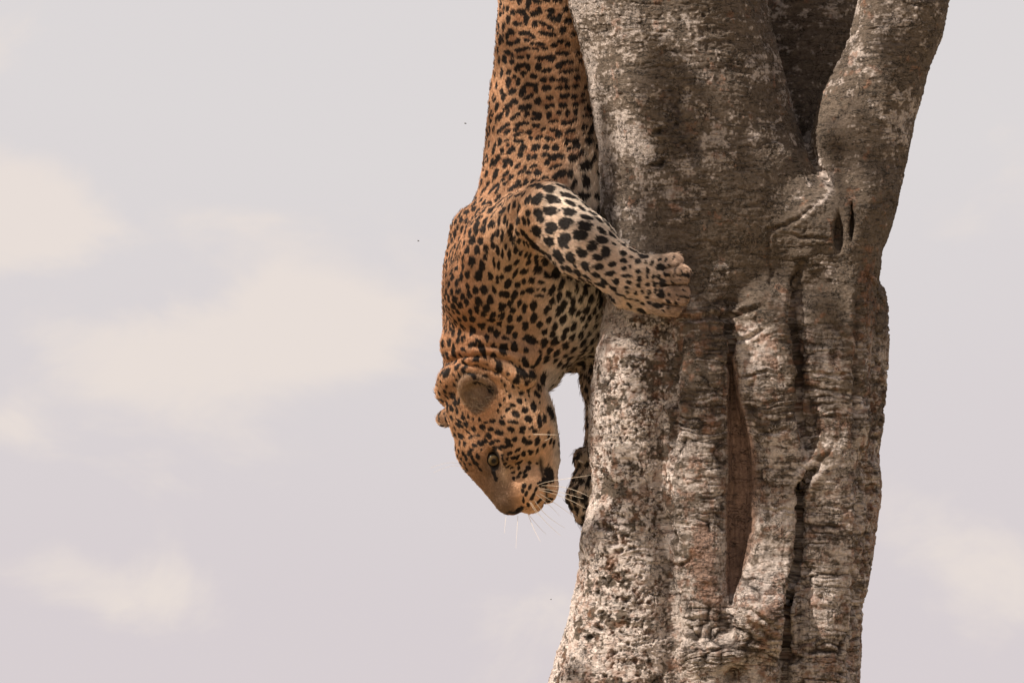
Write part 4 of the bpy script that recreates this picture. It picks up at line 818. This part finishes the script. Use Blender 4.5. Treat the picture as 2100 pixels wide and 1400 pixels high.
    for i in cand:
        p, n, t = P[i], N[i], T[i]; b = np.cross(n, t)
        if hw[i] > 0.5:
            if f[i] > 95 or (l[i] > 30 and (f[i] > 62 or u[i] < -70 or np.linalg.norm(P[i] - EAR_NC) < 52)): continue
            r = rng.uniform(3.2, 4.6) if l[i] > 30 else rng.uniform(4, 6); gap = 3
            if clear(p, r + gap): put(p, r); spots.append((p, n, t, b, r * 1.15, r * .85, 1.0))
            continue
        if y[i] < 405 and belly[i] < 0.75 and aw[i] < 0.3:
            R = rng.uniform(14.5, 19) * (0.72 + 0.28 * sstep(430, 150, y[i])) * (1 - 0.22 * sstep(1045, 990, x[i]))
            if not clear(p, R + 1.0): continue
            put(p, R)
            nb = rng.integers(3, 6); a0 = rng.uniform(0, 6.28); st = 0.35 * vnoise(p[None] / 50, 77)[0]
            ex = 0.80 + 0.4 * sstep(200, 380, y[i])
            for k in range(nb):
                an = a0 + k * 6.283 / nb + rng.uniform(-.22, .22)
                ca, sa = math.cos(an), math.sin(an)
                cdir = t * ca + b * sa; tdir = -t * sa + b * ca
                c = p + cdir * R * 0.72
                spots.append((c, n, tdir, cdir, R * rng.uniform(.42, .70) * (4.2 / nb), R * rng.uniform(.34, .46), 1.0))
            spots.append((p, n, t, b, R * 0.95, R * 0.95, -0.6))
        else:
            big = aw[i] * 0.5 + belly[i] * (y[i] < 640)
            r = rng.uniform(6.2, 9.0) * (1 + 0.7 * big) * (1 - 0.2 * sstep(985, 930, x[i]))
            if fw[i] > .5: r *= 0.8
            if aw[i] > .3 and x[i] > 1320: continue
            if not clear(p, r + 2.1): continue
            put(p, r)
            el = rng.uniform(1.05, 1.65); spots.append((p, n, t, b, r * 1.12 * el ** .6, r * 1.12 / el ** .5, 1.0))
            if rng.random() < 0.3:
                o = rng.normal(0, 1, 3); o -= n * (o @ n); o /= np.linalg.norm(o); spots.append((p + o * r * 0.9, n, t, b, r * .55, r * .5, 1.0))
    spots += tints
    print('spots', len(spots), nhand)

    def pattern(P, N):
        """coat colour at points on the skin"""
        x, d, y = P.T; f, u, l = head_coords(P); T, hw, aw, fw = flow(P, N)
        n1 = fbm(P / 45, 2, 401); n2 = vnoise(P / 7, 403)
        tan = np.array([0.53, 0.315, 0.19]); orange = np.array([0.42, 0.21, 0.11]); cream = np.array([0.74, 0.635, 0.535]); white = np.array([0.70, 0.61, 0.53])
        back = sstep(1080, 960, x + 20 * n1)
        col = np.tile(tan, (len(P), 1)); mixc = lambda A, B, t: A * (1 - np.clip(t, 0, 1)[:, None]) + B * np.clip(t, 0, 1)[:, None]
        col = mixc(col, orange, back * 0.8 * (1 - hw))
        bel = sstep(1120, 1215, x + 0.18 * (y - 400) * (y < 700) * (y > 250) + 16 * n1) * sstep(150, 400, y) * (1 - aw)
        col = mixc(col, cream, bel * 0.92)
        col = mixc(col, np.array([0.64, 0.44, 0.29]), np.exp(-((x - 1045) / 55) ** 2 - ((y - 560) / 110) ** 2) * .75 * (1 - aw))
        # pale upper face of the forearm, belly side of the arm
        v = (P - np.array([1110.0, -100, 420])) @ np.array([0.50, 0.15, -0.80])
        col = mixc(col, cream, aw * (0.45 + 0.5 * sstep(-45, 30, v + 8 * n1)))
        col = mixc(col, np.array([0.37, 0.245, 0.175]), aw * sstep(1290, 1385, x) * 0.9)
        # head
        hc = mixc(np.tile(np.array([0.50, 0.27, 0.145]), (len(P), 1)), np.array([0.72, 0.48, 0.31]), sstep(40, -30, u + 10 * n1) * .8)
        hc = mixc(hc, np.array([0.135, 0.090, 0.064]), sstep(-4, 34, u + 8 * n1) * sstep(48, 108, f) * 0.88)                    # grey-brown bridge of the nose
        hc = mixc(hc, np.array([0.34, 0.18, 0.095]), sstep(40, 85, u) * 0.7)
        hc = mixc(hc, white, sstep(-60, -92, u + 0.15 * np.abs(l) + 6 * n1) * 0.9)                                  # white chin and throat
        hc = mixc(hc, np.array([0.62, 0.40, 0.24]), np.exp(-((f - 118) / 18) ** 2 - ((u + 20) / 30) ** 2) * .8)
        e = np.sqrt(((f - EYE_F - 4) / 21) ** 2 + ((u - EYE_U) / 11.5) ** 2)
        hc = mixc(hc, np.array([0.66, 0.46, 0.30]), np.exp(-((f - EYE_F - 34) / 15) ** 2 - ((u - EYE_U + 22) / 14) ** 2) * 0.6 * (l > 0))   # pale patch below the eye
        hc = mixc(hc, np.array([0.025, 0.018, 0.014]), (1 - sstep(0.85, 1.12, e)) * (np.abs(l) > 30))                  # dark lids
        nose = np.sqrt(((f - 198) / 13) ** 2 + ((u - 14) / 14) ** 2 + (l / 18) ** 2)
        hc = mixc(hc, np.array([0.20, 0.085, 0.055]), (1 - sstep(0.8, 1.05, nose)))
        rim = np.exp(-((nose - 1.05) / 0.16) ** 2) * (f > 178)
        hc = mixc(hc, np.array([0.03, 0.02, 0.016]), rim * 0.8)
        lip = np.exp(-((u + 52 + 0.0006 * (f - 150) ** 2) / 4.5) ** 2) * sstep(96, 110, f) * (np.abs(l) > 8)
        hc = mixc(hc, np.array([0.02, 0.015, 0.012]), lip * 0.9)
        phil = np.exp(-(l / 3.0) ** 2) * (f > 180) * (u < 6) * (u > -46)
        hc = mixc(hc, np.array([0.03, 0.02, 0.016]), phil * .8)
        col = mixc(col, hc, hw)
        # ears
        for w, M, near in ((EAR_NC, EAR_NM, 1), (EAR_FC, EAR_FM, 0)):
            q = (P - w) @ M.T; ee = np.sqrt(((q[:, 0] - 9) / 46) ** 2 + (q[:, 1] / 39) ** 2); m = (ee < 1.04) * (q[:, 2] > -24) * (q[:, 2] < 26) * sstep(-32, -14, q[:, 0])
            ins = (N @ M[2]) > 0.05
            col = mixc(col, np.array([0.33, 0.215, 0.140]), m * ins * (0.55 + 0.45 * sstep(1.0, .75, ee))); col = mixc(col, np.array([0.022, 0.017, 0.014]), m * (~ins) * sstep(0.45, 0.6, ee) * (0.95 if near else 0.35))
            col = mixc(col, np.array([0.085, 0.052, 0.036]), m * ins * sstep(18, -22, q[:, 0]) * .85)
        # far foreleg darker tawny
        col = mixc(col, np.array([0.44, 0.29, 0.19]), fw * .8)
        # markings
        cells = Cells(P, 20.0); dk = np.zeros(len(P), F); ros = np.zeros(len(P), F)
        wob = 0.34 * vnoise(P / 5.5, 411) + 0.16 * vnoise(P / 2.6, 412)
        for (c, n, t1, t2, a, b_, kind) in spots:
            w = cells.near(c, max(a, b_) * 1.45)
            if not len(w): continue
            q = P[w] - c; r = np.sqrt((q @ t1 / a) ** 2 + (q @ t2 / b_) ** 2) + wob[w] * 0.8
            ok = (N[w] @ n) > 0.15
            if kind > 0: dk[w] = np.maximum(dk[w], (1 - sstep(0.84, 1.10, r)) * ok)
            else: ros[w] = np.maximum(ros[w], (1 - sstep(0.7, 1.05, r)) * ok * -kind)
        noz = 1.0
        col = mixc(col, np.array([0.32, 0.145, 0.075]), ros * 0.8)
        col = col * (1 + 0.13 * n2 + 0.10 * n1)[:, None]
        col = mixc(col, np.array([0.0135, 0.0105, 0.010]), dk * 0.985 * noz)
        return np.clip(col, 0.006, 0.8)
    col = pattern(P, N)
    m, t, b = material('leopard_skin')
    at = node(t, 'ShaderNodeAttribute', attribute_name='col'); t.links.new(at.outputs['Color'], b.inputs['Base Color'])
    b.inputs['Roughness'].default_value = 0.75; b.inputs['Specular IOR Level'].default_value = 0.2
    base = to_world(np.array([[1060.0, 60, 620]]))[0]
    root = empty('leopard', base)
    root['label'] = 'spotted leopard climbing head first down the fig trunk, one forepaw spread on the bark'
    root['category'] = 'leopard'
    mesh_obj('body', P, Q, m, root, {'col': col}, base=base)
    # ---- fur: short hairs grown from the skin
    fn = np.cross(P[Q[:, 2]] - P[Q[:, 0]], P[Q[:, 3]] - P[Q[:, 1]]) / 2; ar = np.linalg.norm(fn, axis=1); fc = P[Q].mean(1)
    wt_ = ar * ((fc[:, 2] > -30) & (fc[:, 2] < 1105)) * np.where(fn[:, 1] / (ar + 1e-9) < 0.35, 1.0, 0.06)
    NH = 520000
    cum = np.cumsum(wt_); pick = np.searchsorted(cum, rng.random(NH) * cum[-1])
    uu, vv = rng.random((2, NH)); c4 = P[Q[pick]]; n4 = N[Q[pick]]
    R0 = (c4[:, 0] * ((1-uu)*(1-vv))[:, None] + c4[:, 1] * (uu*(1-vv))[:, None] + c4[:, 2] * (uu*vv)[:, None] + c4[:, 3] * ((1-uu)*vv)[:, None])
    RN = n4.mean(1); RN /= np.linalg.norm(RN, axis=1, keepdims=True)
    hc = pattern(R0, RN); HT, hw, aw, fw = flow(R0, RN); f, u, l = head_coords(R0)
    # bare places: eye, nose leather
    e = np.sqrt(((f - EYE_F - 4) / 22) ** 2 + ((u - EYE_U + 2) / 17) ** 2); bare = ((e < 1) & (np.abs(l) > 30)) | (np.sqrt(((f - 196) / 16) ** 2 + ((u - 12) / 14) ** 2 + (l / 20) ** 2) < 1)
    keep = ~bare; R0, RN, hc, HT, hw, aw, fw, f, u, l = [a[keep] for a in (R0, RN, hc, HT, hw, aw, fw, f, u, l)]
    n = len(R0)
    Lh = 6.2 + 5 * sstep(1120, 1210, R0[:, 0]) * (1 - aw); Lh = Lh * (1 - hw) + hw * (4.8 + 3 * sstep(-40, -90, u) + 2.5 * sstep(20, -60, f)); Lh = np.where(hw > .5, Lh * (1 - .45 * sstep(90, 150, f)), Lh)
    Lh = Lh * (1 + 0.12 * aw * sstep(1320, 1370, R0[:, 0])) * rng.uniform(0.6, 1.25, n)
    jit = rng.normal(0, 0.12, (n, 3)); clump = np.stack([vnoise(R0 / 9, 421), vnoise(R0 / 9, 422), vnoise(R0 / 9, 423)], 1) * 0.22
    D = HT + jit + clump; D -= RN * (D * RN).sum(1, keepdims=True) * 0.7; D /= np.linalg.norm(D, axis=1, keepdims=True)
    guard = rng.random(n) < 0.05; Lh = np.where(guard, Lh * 1.5, Lh)
    liftv = (rng.uniform(0.12, 0.32, n) * np.where(guard, 1.3, 1.0))[:, None]
    pts = np.stack([R0 - RN * 0.6, R0 + (D * 0.33 + RN * liftv * 0.9) * Lh[:, None], R0 + (D * 0.68 + RN * liftv * 1.2) * Lh[:, None], R0 + (D * 1.0 + RN * liftv * 1.1) * Lh[:, None]], 1)
    pawv = (aw * sstep(1310, 1370, R0[:, 0]))[:, None]
    hc = hc * (rng.uniform(0.74, 1.24, n) * (1 + 0.10 * vnoise(R0 / 8, 441) + 0.10 * vnoise(R0 / 30, 442)))[:, None] * (1 + pawv * (0.25 * vnoise(R0 / 5, 431) + 0.25 * vnoise(R0 / 14, 432))[:, None])
    qe = (R0 - EAR_NC) @ EAR_NM.T; ins = (np.hypot(qe[:, 0] / 46, qe[:, 1] / 38) < 0.9) & (np.abs(qe[:, 2]) < 26) & ((RN @ EAR_NM[2]) > 0.1) & (rng.random(n) < 0.03)
    de = EAR_NM[0] * 0.75 + EAR_NM[2] * 0.45 + rng.normal(0, .28, (n, 3)); le = rng.uniform(10, 22, n)[:, None]
    for k_, s_ in enumerate((0, .35, .7, 1.0)): pts[ins, k_] = (R0 + de * le * s_)[ins]
    hc[ins] = np.array([0.34, 0.255, 0.18]) * rng.uniform(.6, 1.2, (ins.sum(), 1))
    cu = bpy.data.hair_curves.new('fur'); cu.add_curves([4] * n)
    W = to_world(pts.reshape(-1, 3)) - np.array(base)
    cu.points.foreach_set('position', W.astype(F).ravel())
    ra = cu.attributes.get('radius') or cu.attributes.new('radius', 'FLOAT', 'POINT')
    rv = np.tile(np.array([0.42, 0.40, 0.28, 0.06]) * S, n); ra.data.foreach_set('value', rv.astype(F))
    ca = cu.attributes.new('col', 'FLOAT_COLOR', 'CURVE'); ca.data.foreach_set('color', np.concatenate([hc, np.ones((n, 1))], 1).astype(F).ravel())
    m, t, b = material('leopard_fur'); at = node(t, 'ShaderNodeAttribute', attribute_name='col'); t.links.new(at.outputs['Color'], b.inputs['Base Color'])
    b.inputs['Roughness'].default_value = 0.6; b.inputs['Specular IOR Level'].default_value = 0.25
    cu.materials.append(m); fo = bpy.data.objects.new('fur', cu); coll.objects.link(fo); fo.parent = root; fo['kind'] = 'stuff'
    # ---- eyes
    m, t, b = material('leopard_eye')
    tcn = node(t, 'ShaderNodeAttribute', attribute_name='rad'); r = node(t, 'ShaderNodeValToRGB'); cr = r.color_ramp
    cr.elements[0].position = 0.0; cr.elements[0].color = (0.004, 0.003, 0.003, 1); cr.elements[1].position = 0.30; cr.elements[1].color = (0.004, 0.003, 0.003, 1)
    for pos, c in ((0.36, (0.04, 0.025, 0.01, 1)), (0.62, (0.075, 0.046, 0.017, 1)), (0.80, (0.07, 0.045, 0.02, 1)), (0.86, (0.01, 0.008, 0.006, 1))):
        el = cr.elements.new(pos); el.color = c
    t.links.new(tcn.outputs['Fac'], r.inputs[0]); t.links.new(r.outputs[0], b.inputs['Base Color']); b.inputs['Roughness'].default_value = 0.08; b.inputs['Specular IOR Level'].default_value = 0.22
    for sd in (1, -1):
        c = hp(EYE_F, EYE_U, EYE_L * sd); ax_ = 0.42 * HF + 0.10 * HU + 0.9 * sd * HL; ax_ /= np.linalg.norm(ax_)
        e1 = np.cross(ax_, HU); e1 /= np.linalg.norm(e1); e2 = np.cross(ax_, e1)
        nu, nv = 24, 20; V = []; rad_ = []; fa = []
        for j in range(nv + 1):
            th = math.pi * j / nv
            for i in range(nu):
                ph = 2 * math.pi * i / nu
                V.append(c + EYE_R * (ax_ * math.cos(th) + (e1 * math.cos(ph) + e2 * math.sin(ph)) * math.sin(th))); rad_.append(th / 0.95)
        for j in range(nv):
            for i in range(nu): fa.append((j*nu+i, j*nu+(i+1) % nu, (j+1)*nu+(i+1) % nu, (j+1)*nu+i))
        mesh_obj('eye', np.array(V), np.array(fa), m, root, {'rad': np.array(rad_)}, base=base)
    # ---- whiskers
    m, t, b = material('whisker_hair'); b.inputs['Base Color'].default_value = (0.78, 0.66, 0.52, 1); b.inputs['Roughness'].default_value = 0.4
    def tube(pts, r0, r1):
        k = len(pts); V = []; fa = []
        for i, p in enumerate(pts):
            tn = pts[min(i+1, k-1)] - pts[max(i-1, 0)]; tn /= np.linalg.norm(tn); a = np.cross(tn, [0.3, 0.9, 0.2]); a /= np.linalg.norm(a); bb = np.cross(tn, a); r = r0 + (r1 - r0) * i / (k - 1)
            for s_ in range(4): V.append(p + r * (a * math.cos(s_ * math.pi/2) + bb * math.sin(s_ * math.pi/2)))
        for i in range(k - 1):
            for s_ in range(4): fa.append((i*4+s_, i*4+(s_+1) % 4, (i+1)*4+(s_+1) % 4, (i+1)*4+s_))
        return np.array(V), np.array(fa)
    whisk = [((1103, 993), (1120, 984), (1150, 982), (1212, 972), .75), ((1110, 994), (1150, 993), (1180, 1000), (1214, 1020), .7), ((1104, 1000), (1135, 1002), (1165, 1012), (1196, 1020), .8), ((1105, 1003), (1140, 1010), (1170, 1022), (1200, 1040), .8),
             ((1106, 1010), (1125, 1022), (1150, 1036), (1182, 1062), .75), ((1096, 1024), (1110, 1048), (1130, 1064), (1158, 1080), .7), ((1089, 1028), (1098, 1046), (1120, 1072), (1150, 1096), .7), ((1083, 1054), (1092, 1078), (1100, 1095), (1108, 1108), .55),
             ((1082, 1052), (1098, 1072), (1112, 1088), (1120, 1094), .5), ((1062, 1056), (1061, 1080), (1059, 1100), (1058, 1122), .45), ((1038, 1058), (1036, 1070), (1035, 1080), (1035, 1092), .4), ((1093, 890), (1106, 889), (1122, 890), (1142, 890), .7),
             ((1114, 904), (1122, 900), (1128, 897), (1134, 894), .5), ((945, 955), (930, 952), (915, 955), (890, 968), .3), ((940, 950), (925, 945), (910, 948), (884, 958), .3), ((1086, 1026), (1092, 1040), (1098, 1048), (1106, 1056), .6), ((1100, 1012), (1118, 1026), (1134, 1040), (1148, 1056), .7)]
    for wv in whisk:
        h = hit(*wv[0]); d0 = h[0][1] if h[0] is not None else -30.0
        ctl = [np.array([q[0], d0 - 14 * i * (1 if i < 2 else .8), q[1]]) for i, q in enumerate(wv[:4])]
        ptsw = []
        for s_ in np.linspace(0, 1, 12):
            ptsw.append((1-s_)**3*ctl[0] + 3*(1-s_)**2*s_*ctl[1] + 3*(1-s_)*s_**2*ctl[2] + s_**3*ctl[3])
        V_, f_ = tube(np.array(ptsw), wv[4] * 0.85, 0.18); mesh_obj('whisker', V_, f_, m, root, base=base)
    # claw on the far paw
    V_, f_ = tube(np.array([[1188, 40, 944], [1193, 36, 947], [1198, 36, 949], [1202, 38, 948]], float), 3.2, 0.8)
    mc, t, b = material('claw_horn'); b.inputs['Base Color'].default_value = (0.55, 0.45, 0.36, 1); b.inputs['Roughness'].default_value = 0.35
    mesh_obj('claw', V_, f_, mc, root, base=base)
    mk_, t, b = material('dark_claw'); b.inputs['Base Color'].default_value = (0.05, 0.035, 0.03, 1); b.inputs['Roughness'].default_value = 0.3
    for (cx, cd, cy, dy) in ((1382, -238, 536, -3), (1402, -250, 565, 0), (1404, -248, 608, 2), (1382, -234, 638, 4)):
        V_, f_ = tube(np.array([[cx - 4, cd - 4, cy], [cx + 4, cd - 5, cy + dy * .4], [cx + 10, cd, cy + dy], [cx + 13, cd + 9, cy + dy * 1.3]], float), 3.4, 0.7); mesh_obj('claw', V_, f_, mk_, root, base=base)
    return root
leopard = build_leopard()

# ------------------------------------------------------------------ the fig's crown, unseen above the frame, leaves added along sun rays to shape shade
def build_crown():
    ts = np.array(to_sun); tsm = np.array([ts[0], ts[1] * CP + ts[2] * SP, ts[1] * SP - ts[2] * CP])      # to the sun, in modelling axes (x, d, y down)
    gaps = [(1205, 1260, 62, 120), (1235, 1010, 34, 70), (1550, 1240, 58, 80), (1440, 1365, 110, 42), (1672, 1372, 46, 60), (1672, 730, 44, 105), (1725, 900, 62, 48), (1745, 640, 40, 60), (1752, 245, 20, 40),
            (1700, 400, 30, 28), (1325, 540, 62, 34), (1275, 480, 46, 40), (1150, 440, 50, 46), (938, 575, 30, 75), (1055, 25, 40, 60), (1060, 800, 46, 60), (1095, 965, 26, 34), (1240, 300, 26, 110), (1300, 830, 40, 70), (1220, 110, 30, 70), (1020, 500, 30, 60), (1590, 860, 34, 60), (1410, 960, 30, 50)]
    def shadow(W):                                   # where the shadow of world points falls, at the depth of the bark's front
        X = W[:, 0]; Y = W[:, 1]; Z = W[:, 2] - SUBJ_Z
        p = np.stack([X / S + 1050, (Y * CP + Z * SP) / S, 700 - (-Y * SP + Z * CP) / S], 1)
        t = (p[:, 1] + 130) / tsm[1]; return p - tsm[None] * t[:, None]
    def lit(q):
        r = np.zeros(len(q), bool)
        for (a, b, c, e) in gaps: r |= (((q[:, 0] - a) / (c + 30)) ** 2 + ((q[:, 2] - b) / (e + 30)) ** 2) < 1
        return r
    shade = [(1560, 470, 90, 80, .5), (1420, 60, 110, 60, .5), (1085, 650, 130, 130, .8), (1090, 250, 90, 170, .6), (1480, 620, 130, 90, .8), (1450, 860, 90, 200, .4), (1390, 1130, 120, 130, .5), (1720, 1130, 90, 140, .75), (1590, 1060, 60, 90, .6), (980, 850, 70, 90, .45), (1020, 1010, 60, 60, .5), (1780, 800, 50, 200, .5), (1310, 1050, 60, 60, .4)]
    n = 6000
    q = np.stack([rng.uniform(780, 2060, n), np.full(n, -130.0), rng.uniform(-180, 1560, n)], 1)
    pr = np.full(n, 0.08)
    for (a, b, c, e, w) in shade: pr = np.maximum(pr, w * np.exp(-np.maximum(((q[:, 0] - a) / c) ** 2 + ((q[:, 2] - b) / e) ** 2 - .3, 0)))
    keep = ~lit(q) & (vnoise(q / 60, 900) < 0.5) & (rng.random(n) < pr * 0.115); q = q[keep]
    W1 = to_world(q) + ts[None] * rng.uniform(2.55, 4.4, len(q))[:, None]  # leaves added up the sun's rays to put shade on chosen patches
    zmin = 5.75; W1 = W1[W1[:, 2] > zmin]
    # the rest of the crown, in clumps on the limbs
    c0 = to_world(np.array([[1480.0, 60, -2300]]))[0]
    n2 = 110; cc = rng.normal(0, 1, (n2, 3)); cc /= np.linalg.norm(cc, axis=1, keepdims=True); cc *= rng.random((n2, 1)) ** 0.33
    cc = cc * np.array([3.6, 3.4, 1.6]) + np.array([c0[0] - 0.2, c0[1], 8.1])
    W2 = (cc[:, None, :] + rng.normal(0, 1, (n2, 60, 3)) * np.array([.30, .30, .20])).reshape(-1, 3)
    W2 = W2[W2[:, 2] > 6.0]; sh = shadow(W2)
    inreg = (sh[:, 0] > 760) & (sh[:, 0] < 2080) & (sh[:, 2] > -200) & (sh[:, 2] < 1580)
    W2 = W2[~(inreg & (lit(sh) | (rng.random(len(sh)) < 0.97)))]
    W = np.concatenate([W1, W2]); k = len(W)
    nrm = rng.normal(0, 1, (k, 3)) * 0.55 + np.array([0, 0, 1.0]) + ts[None] * 0.5; nrm /= np.linalg.norm(nrm, axis=1, keepdims=True)
    a = rng.normal(0, 1, (k, 3)); a -= nrm * (a * nrm).sum(1, keepdims=True); a /= np.linalg.norm(a, axis=1, keepdims=True); b = np.cross(nrm, a)
    L = rng.uniform(0.045, 0.075, k)[:, None]; Bw = L * rng.uniform(0.45, 0.6, (k, 1)); fold = nrm * L * 0.22
    V = np.stack([W - a * L, W + b * Bw + fold, W + a * L - fold * .6, W - b * Bw + fold, W], 1).reshape(-1, 3)
    o = np.arange(k)[:, None] * 5
    Q = np.concatenate([o + np.array([[0, 1, 2, 4]]), o + np.array([[0, 4, 2, 3]])])
    m, t, bs = material('fig_leaf'); n1 = node(t, 'ShaderNodeTexNoise'); n1.inputs['Scale'].default_value = 3
    r = node(t, 'ShaderNodeValToRGB'); r.color_ramp.elements[0].color = (0.035, 0.06, 0.02, 1); r.color_ramp.elements[1].color = (0.10, 0.13, 0.04, 1)
    t.links.new(n1.outputs['Fac'], r.inputs[0]); t.links.new(r.outputs[0], bs.inputs['Base Color']); bs.inputs['Roughness'].default_value = 0.5
    me = bpy.data.meshes.new('crown'); V = V - tree_base
    me.vertices.add(len(V)); me.vertices.foreach_set('co', V.astype(F).ravel()); me.loops.add(Q.size); me.loops.foreach_set('vertex_index', Q.astype(np.int32).ravel())
    me.polygons.add(len(Q)); me.polygons.foreach_set('loop_start', (np.arange(len(Q)) * 4).astype(np.int32)); me.update(calc_edges=True); me.materials.append(m)
    ob = bpy.data.objects.new('crown', me); coll.objects.link(ob); ob.parent = tree_root; ob['kind'] = 'stuff'
    # branches that carry the crown
    mb, t, bs = material('branch_bark'); bs.inputs['Roughness'].default_value = .9
    n1 = node(t, 'ShaderNodeTexNoise'); n1.inputs['Scale'].default_value = 9; r = node(t, 'ShaderNodeValToRGB'); r.color_ramp.elements[0].color = (0.13, 0.10, 0.07, 1); r.color_ramp.elements[1].color = (0.28, 0.22, 0.18, 1)
    t.links.new(n1.outputs['Fac'], r.inputs[0]); t.links.new(r.outputs[0], bs.inputs['Base Color'])
    Wst = [to_world(np.array([s_], float))[0] for s_ in ((1015, 30, -2250), (1790, 430, -2250), (2490, 20, -2250))]
    for i in range(24):
        V, Q = [], []
        p = Wst[i % 3].copy(); e = cc[rng.integers(0, n2)]; v = e - p; mid_ = p + v * .5 + np.array([0, 0, .25]); r0 = 0.055
        pts = [(1-s_)**2 * p + 2*(1-s_)*s_ * mid_ + s_*s_ * e for s_ in np.linspace(0, 1, 9)]
        tn = v / np.linalg.norm(v); aa = np.cross(tn, [0.2, 0.5, 0.8]); aa /= np.linalg.norm(aa); bb = np.cross(tn, aa)
        for j, pt in enumerate(pts):
            for s_ in range(8): V.append(pt + r0 * (1 - .8 * j / 8) * (aa * math.cos(s_ * .785) + bb * math.sin(s_ * .785)))
        for j in range(8):
            for s_ in range(8): Q.append((j*8+s_, j*8+(s_+1) % 8, (j+1)*8+(s_+1) % 8, (j+1)*8+s_))
        me = bpy.data.meshes.new('branch'); me.from_pydata((np.array(V) - tree_base).tolist(), [], Q); me.update(); me.materials.append(mb)
        ob = bpy.data.objects.new('branch', me); coll.objects.link(ob); ob.parent = tree_root
build_crown()

# ------------------------------------------------------------------ small flies in the air round the leopard
def build_flies():
    mb, t, b = material('fly_body'); b.inputs['Base Color'].default_value = (0.03, 0.025, 0.02, 1); b.inputs['Roughness'].default_value = .4
    mw, t, b = material('fly_wing'); b.inputs['Base Color'].default_value = (0.35, 0.33, 0.32, 1); b.inputs['Roughness'].default_value = .3
    for (px, py, dd, sz, lab) in [(955, 255, -60, 1.0, 'tiny dark fly in the air beside the hanging back of the leopard'), (859, 495, -80, .9, 'tiny dark fly in the air out from the shoulder of the leopard'), (1130, 1227, -40, .7, 'tiny dark fly in the air under the head of the leopard')]:
        c = np.array([px, dd, py], float); base = to_world(c[None])[0]; root = empty('fly', base)
        root['label'] = lab; root['category'] = 'fly'; root['group'] = 'flies round the leopard'
        V, Q = [], []; nu = 10
        prof = [(-2.4, .25), (-1.9, .8), (-1.0, 1.1), (-.2, .9), (.2, .8), (.8, 1.0), (1.3, .75), (1.5, .8), (1.9, .75), (2.2, .2)]
        for (f_, r_) in prof:
            for i in range(nu): V.append(c + sz * np.array([f_, r_ * math.cos(i * 6.283 / nu), r_ * math.sin(i * 6.283 / nu)]))
        for j in range(len(prof) - 1):
            for i in range(nu): Q.append((j*nu+i, j*nu+(i+1) % nu, (j+1)*nu+(i+1) % nu, (j+1)*nu+i))
        mesh_obj('body', np.array(V), np.array(Q), mb, root, base=base)
        for s_ in (1, -1):
            V = [c + sz * np.array(p) for p in ((.5, .4 * s_, -.8), (-.4, 2.0 * s_, -1.6), (-2.4, 2.2 * s_, -1.5), (-2.0, .8 * s_, -1.0))]
            mesh_obj('wing', np.array(V), np.array([(0, 1, 2, 3)]), mw, root, base=base)
build_flies()
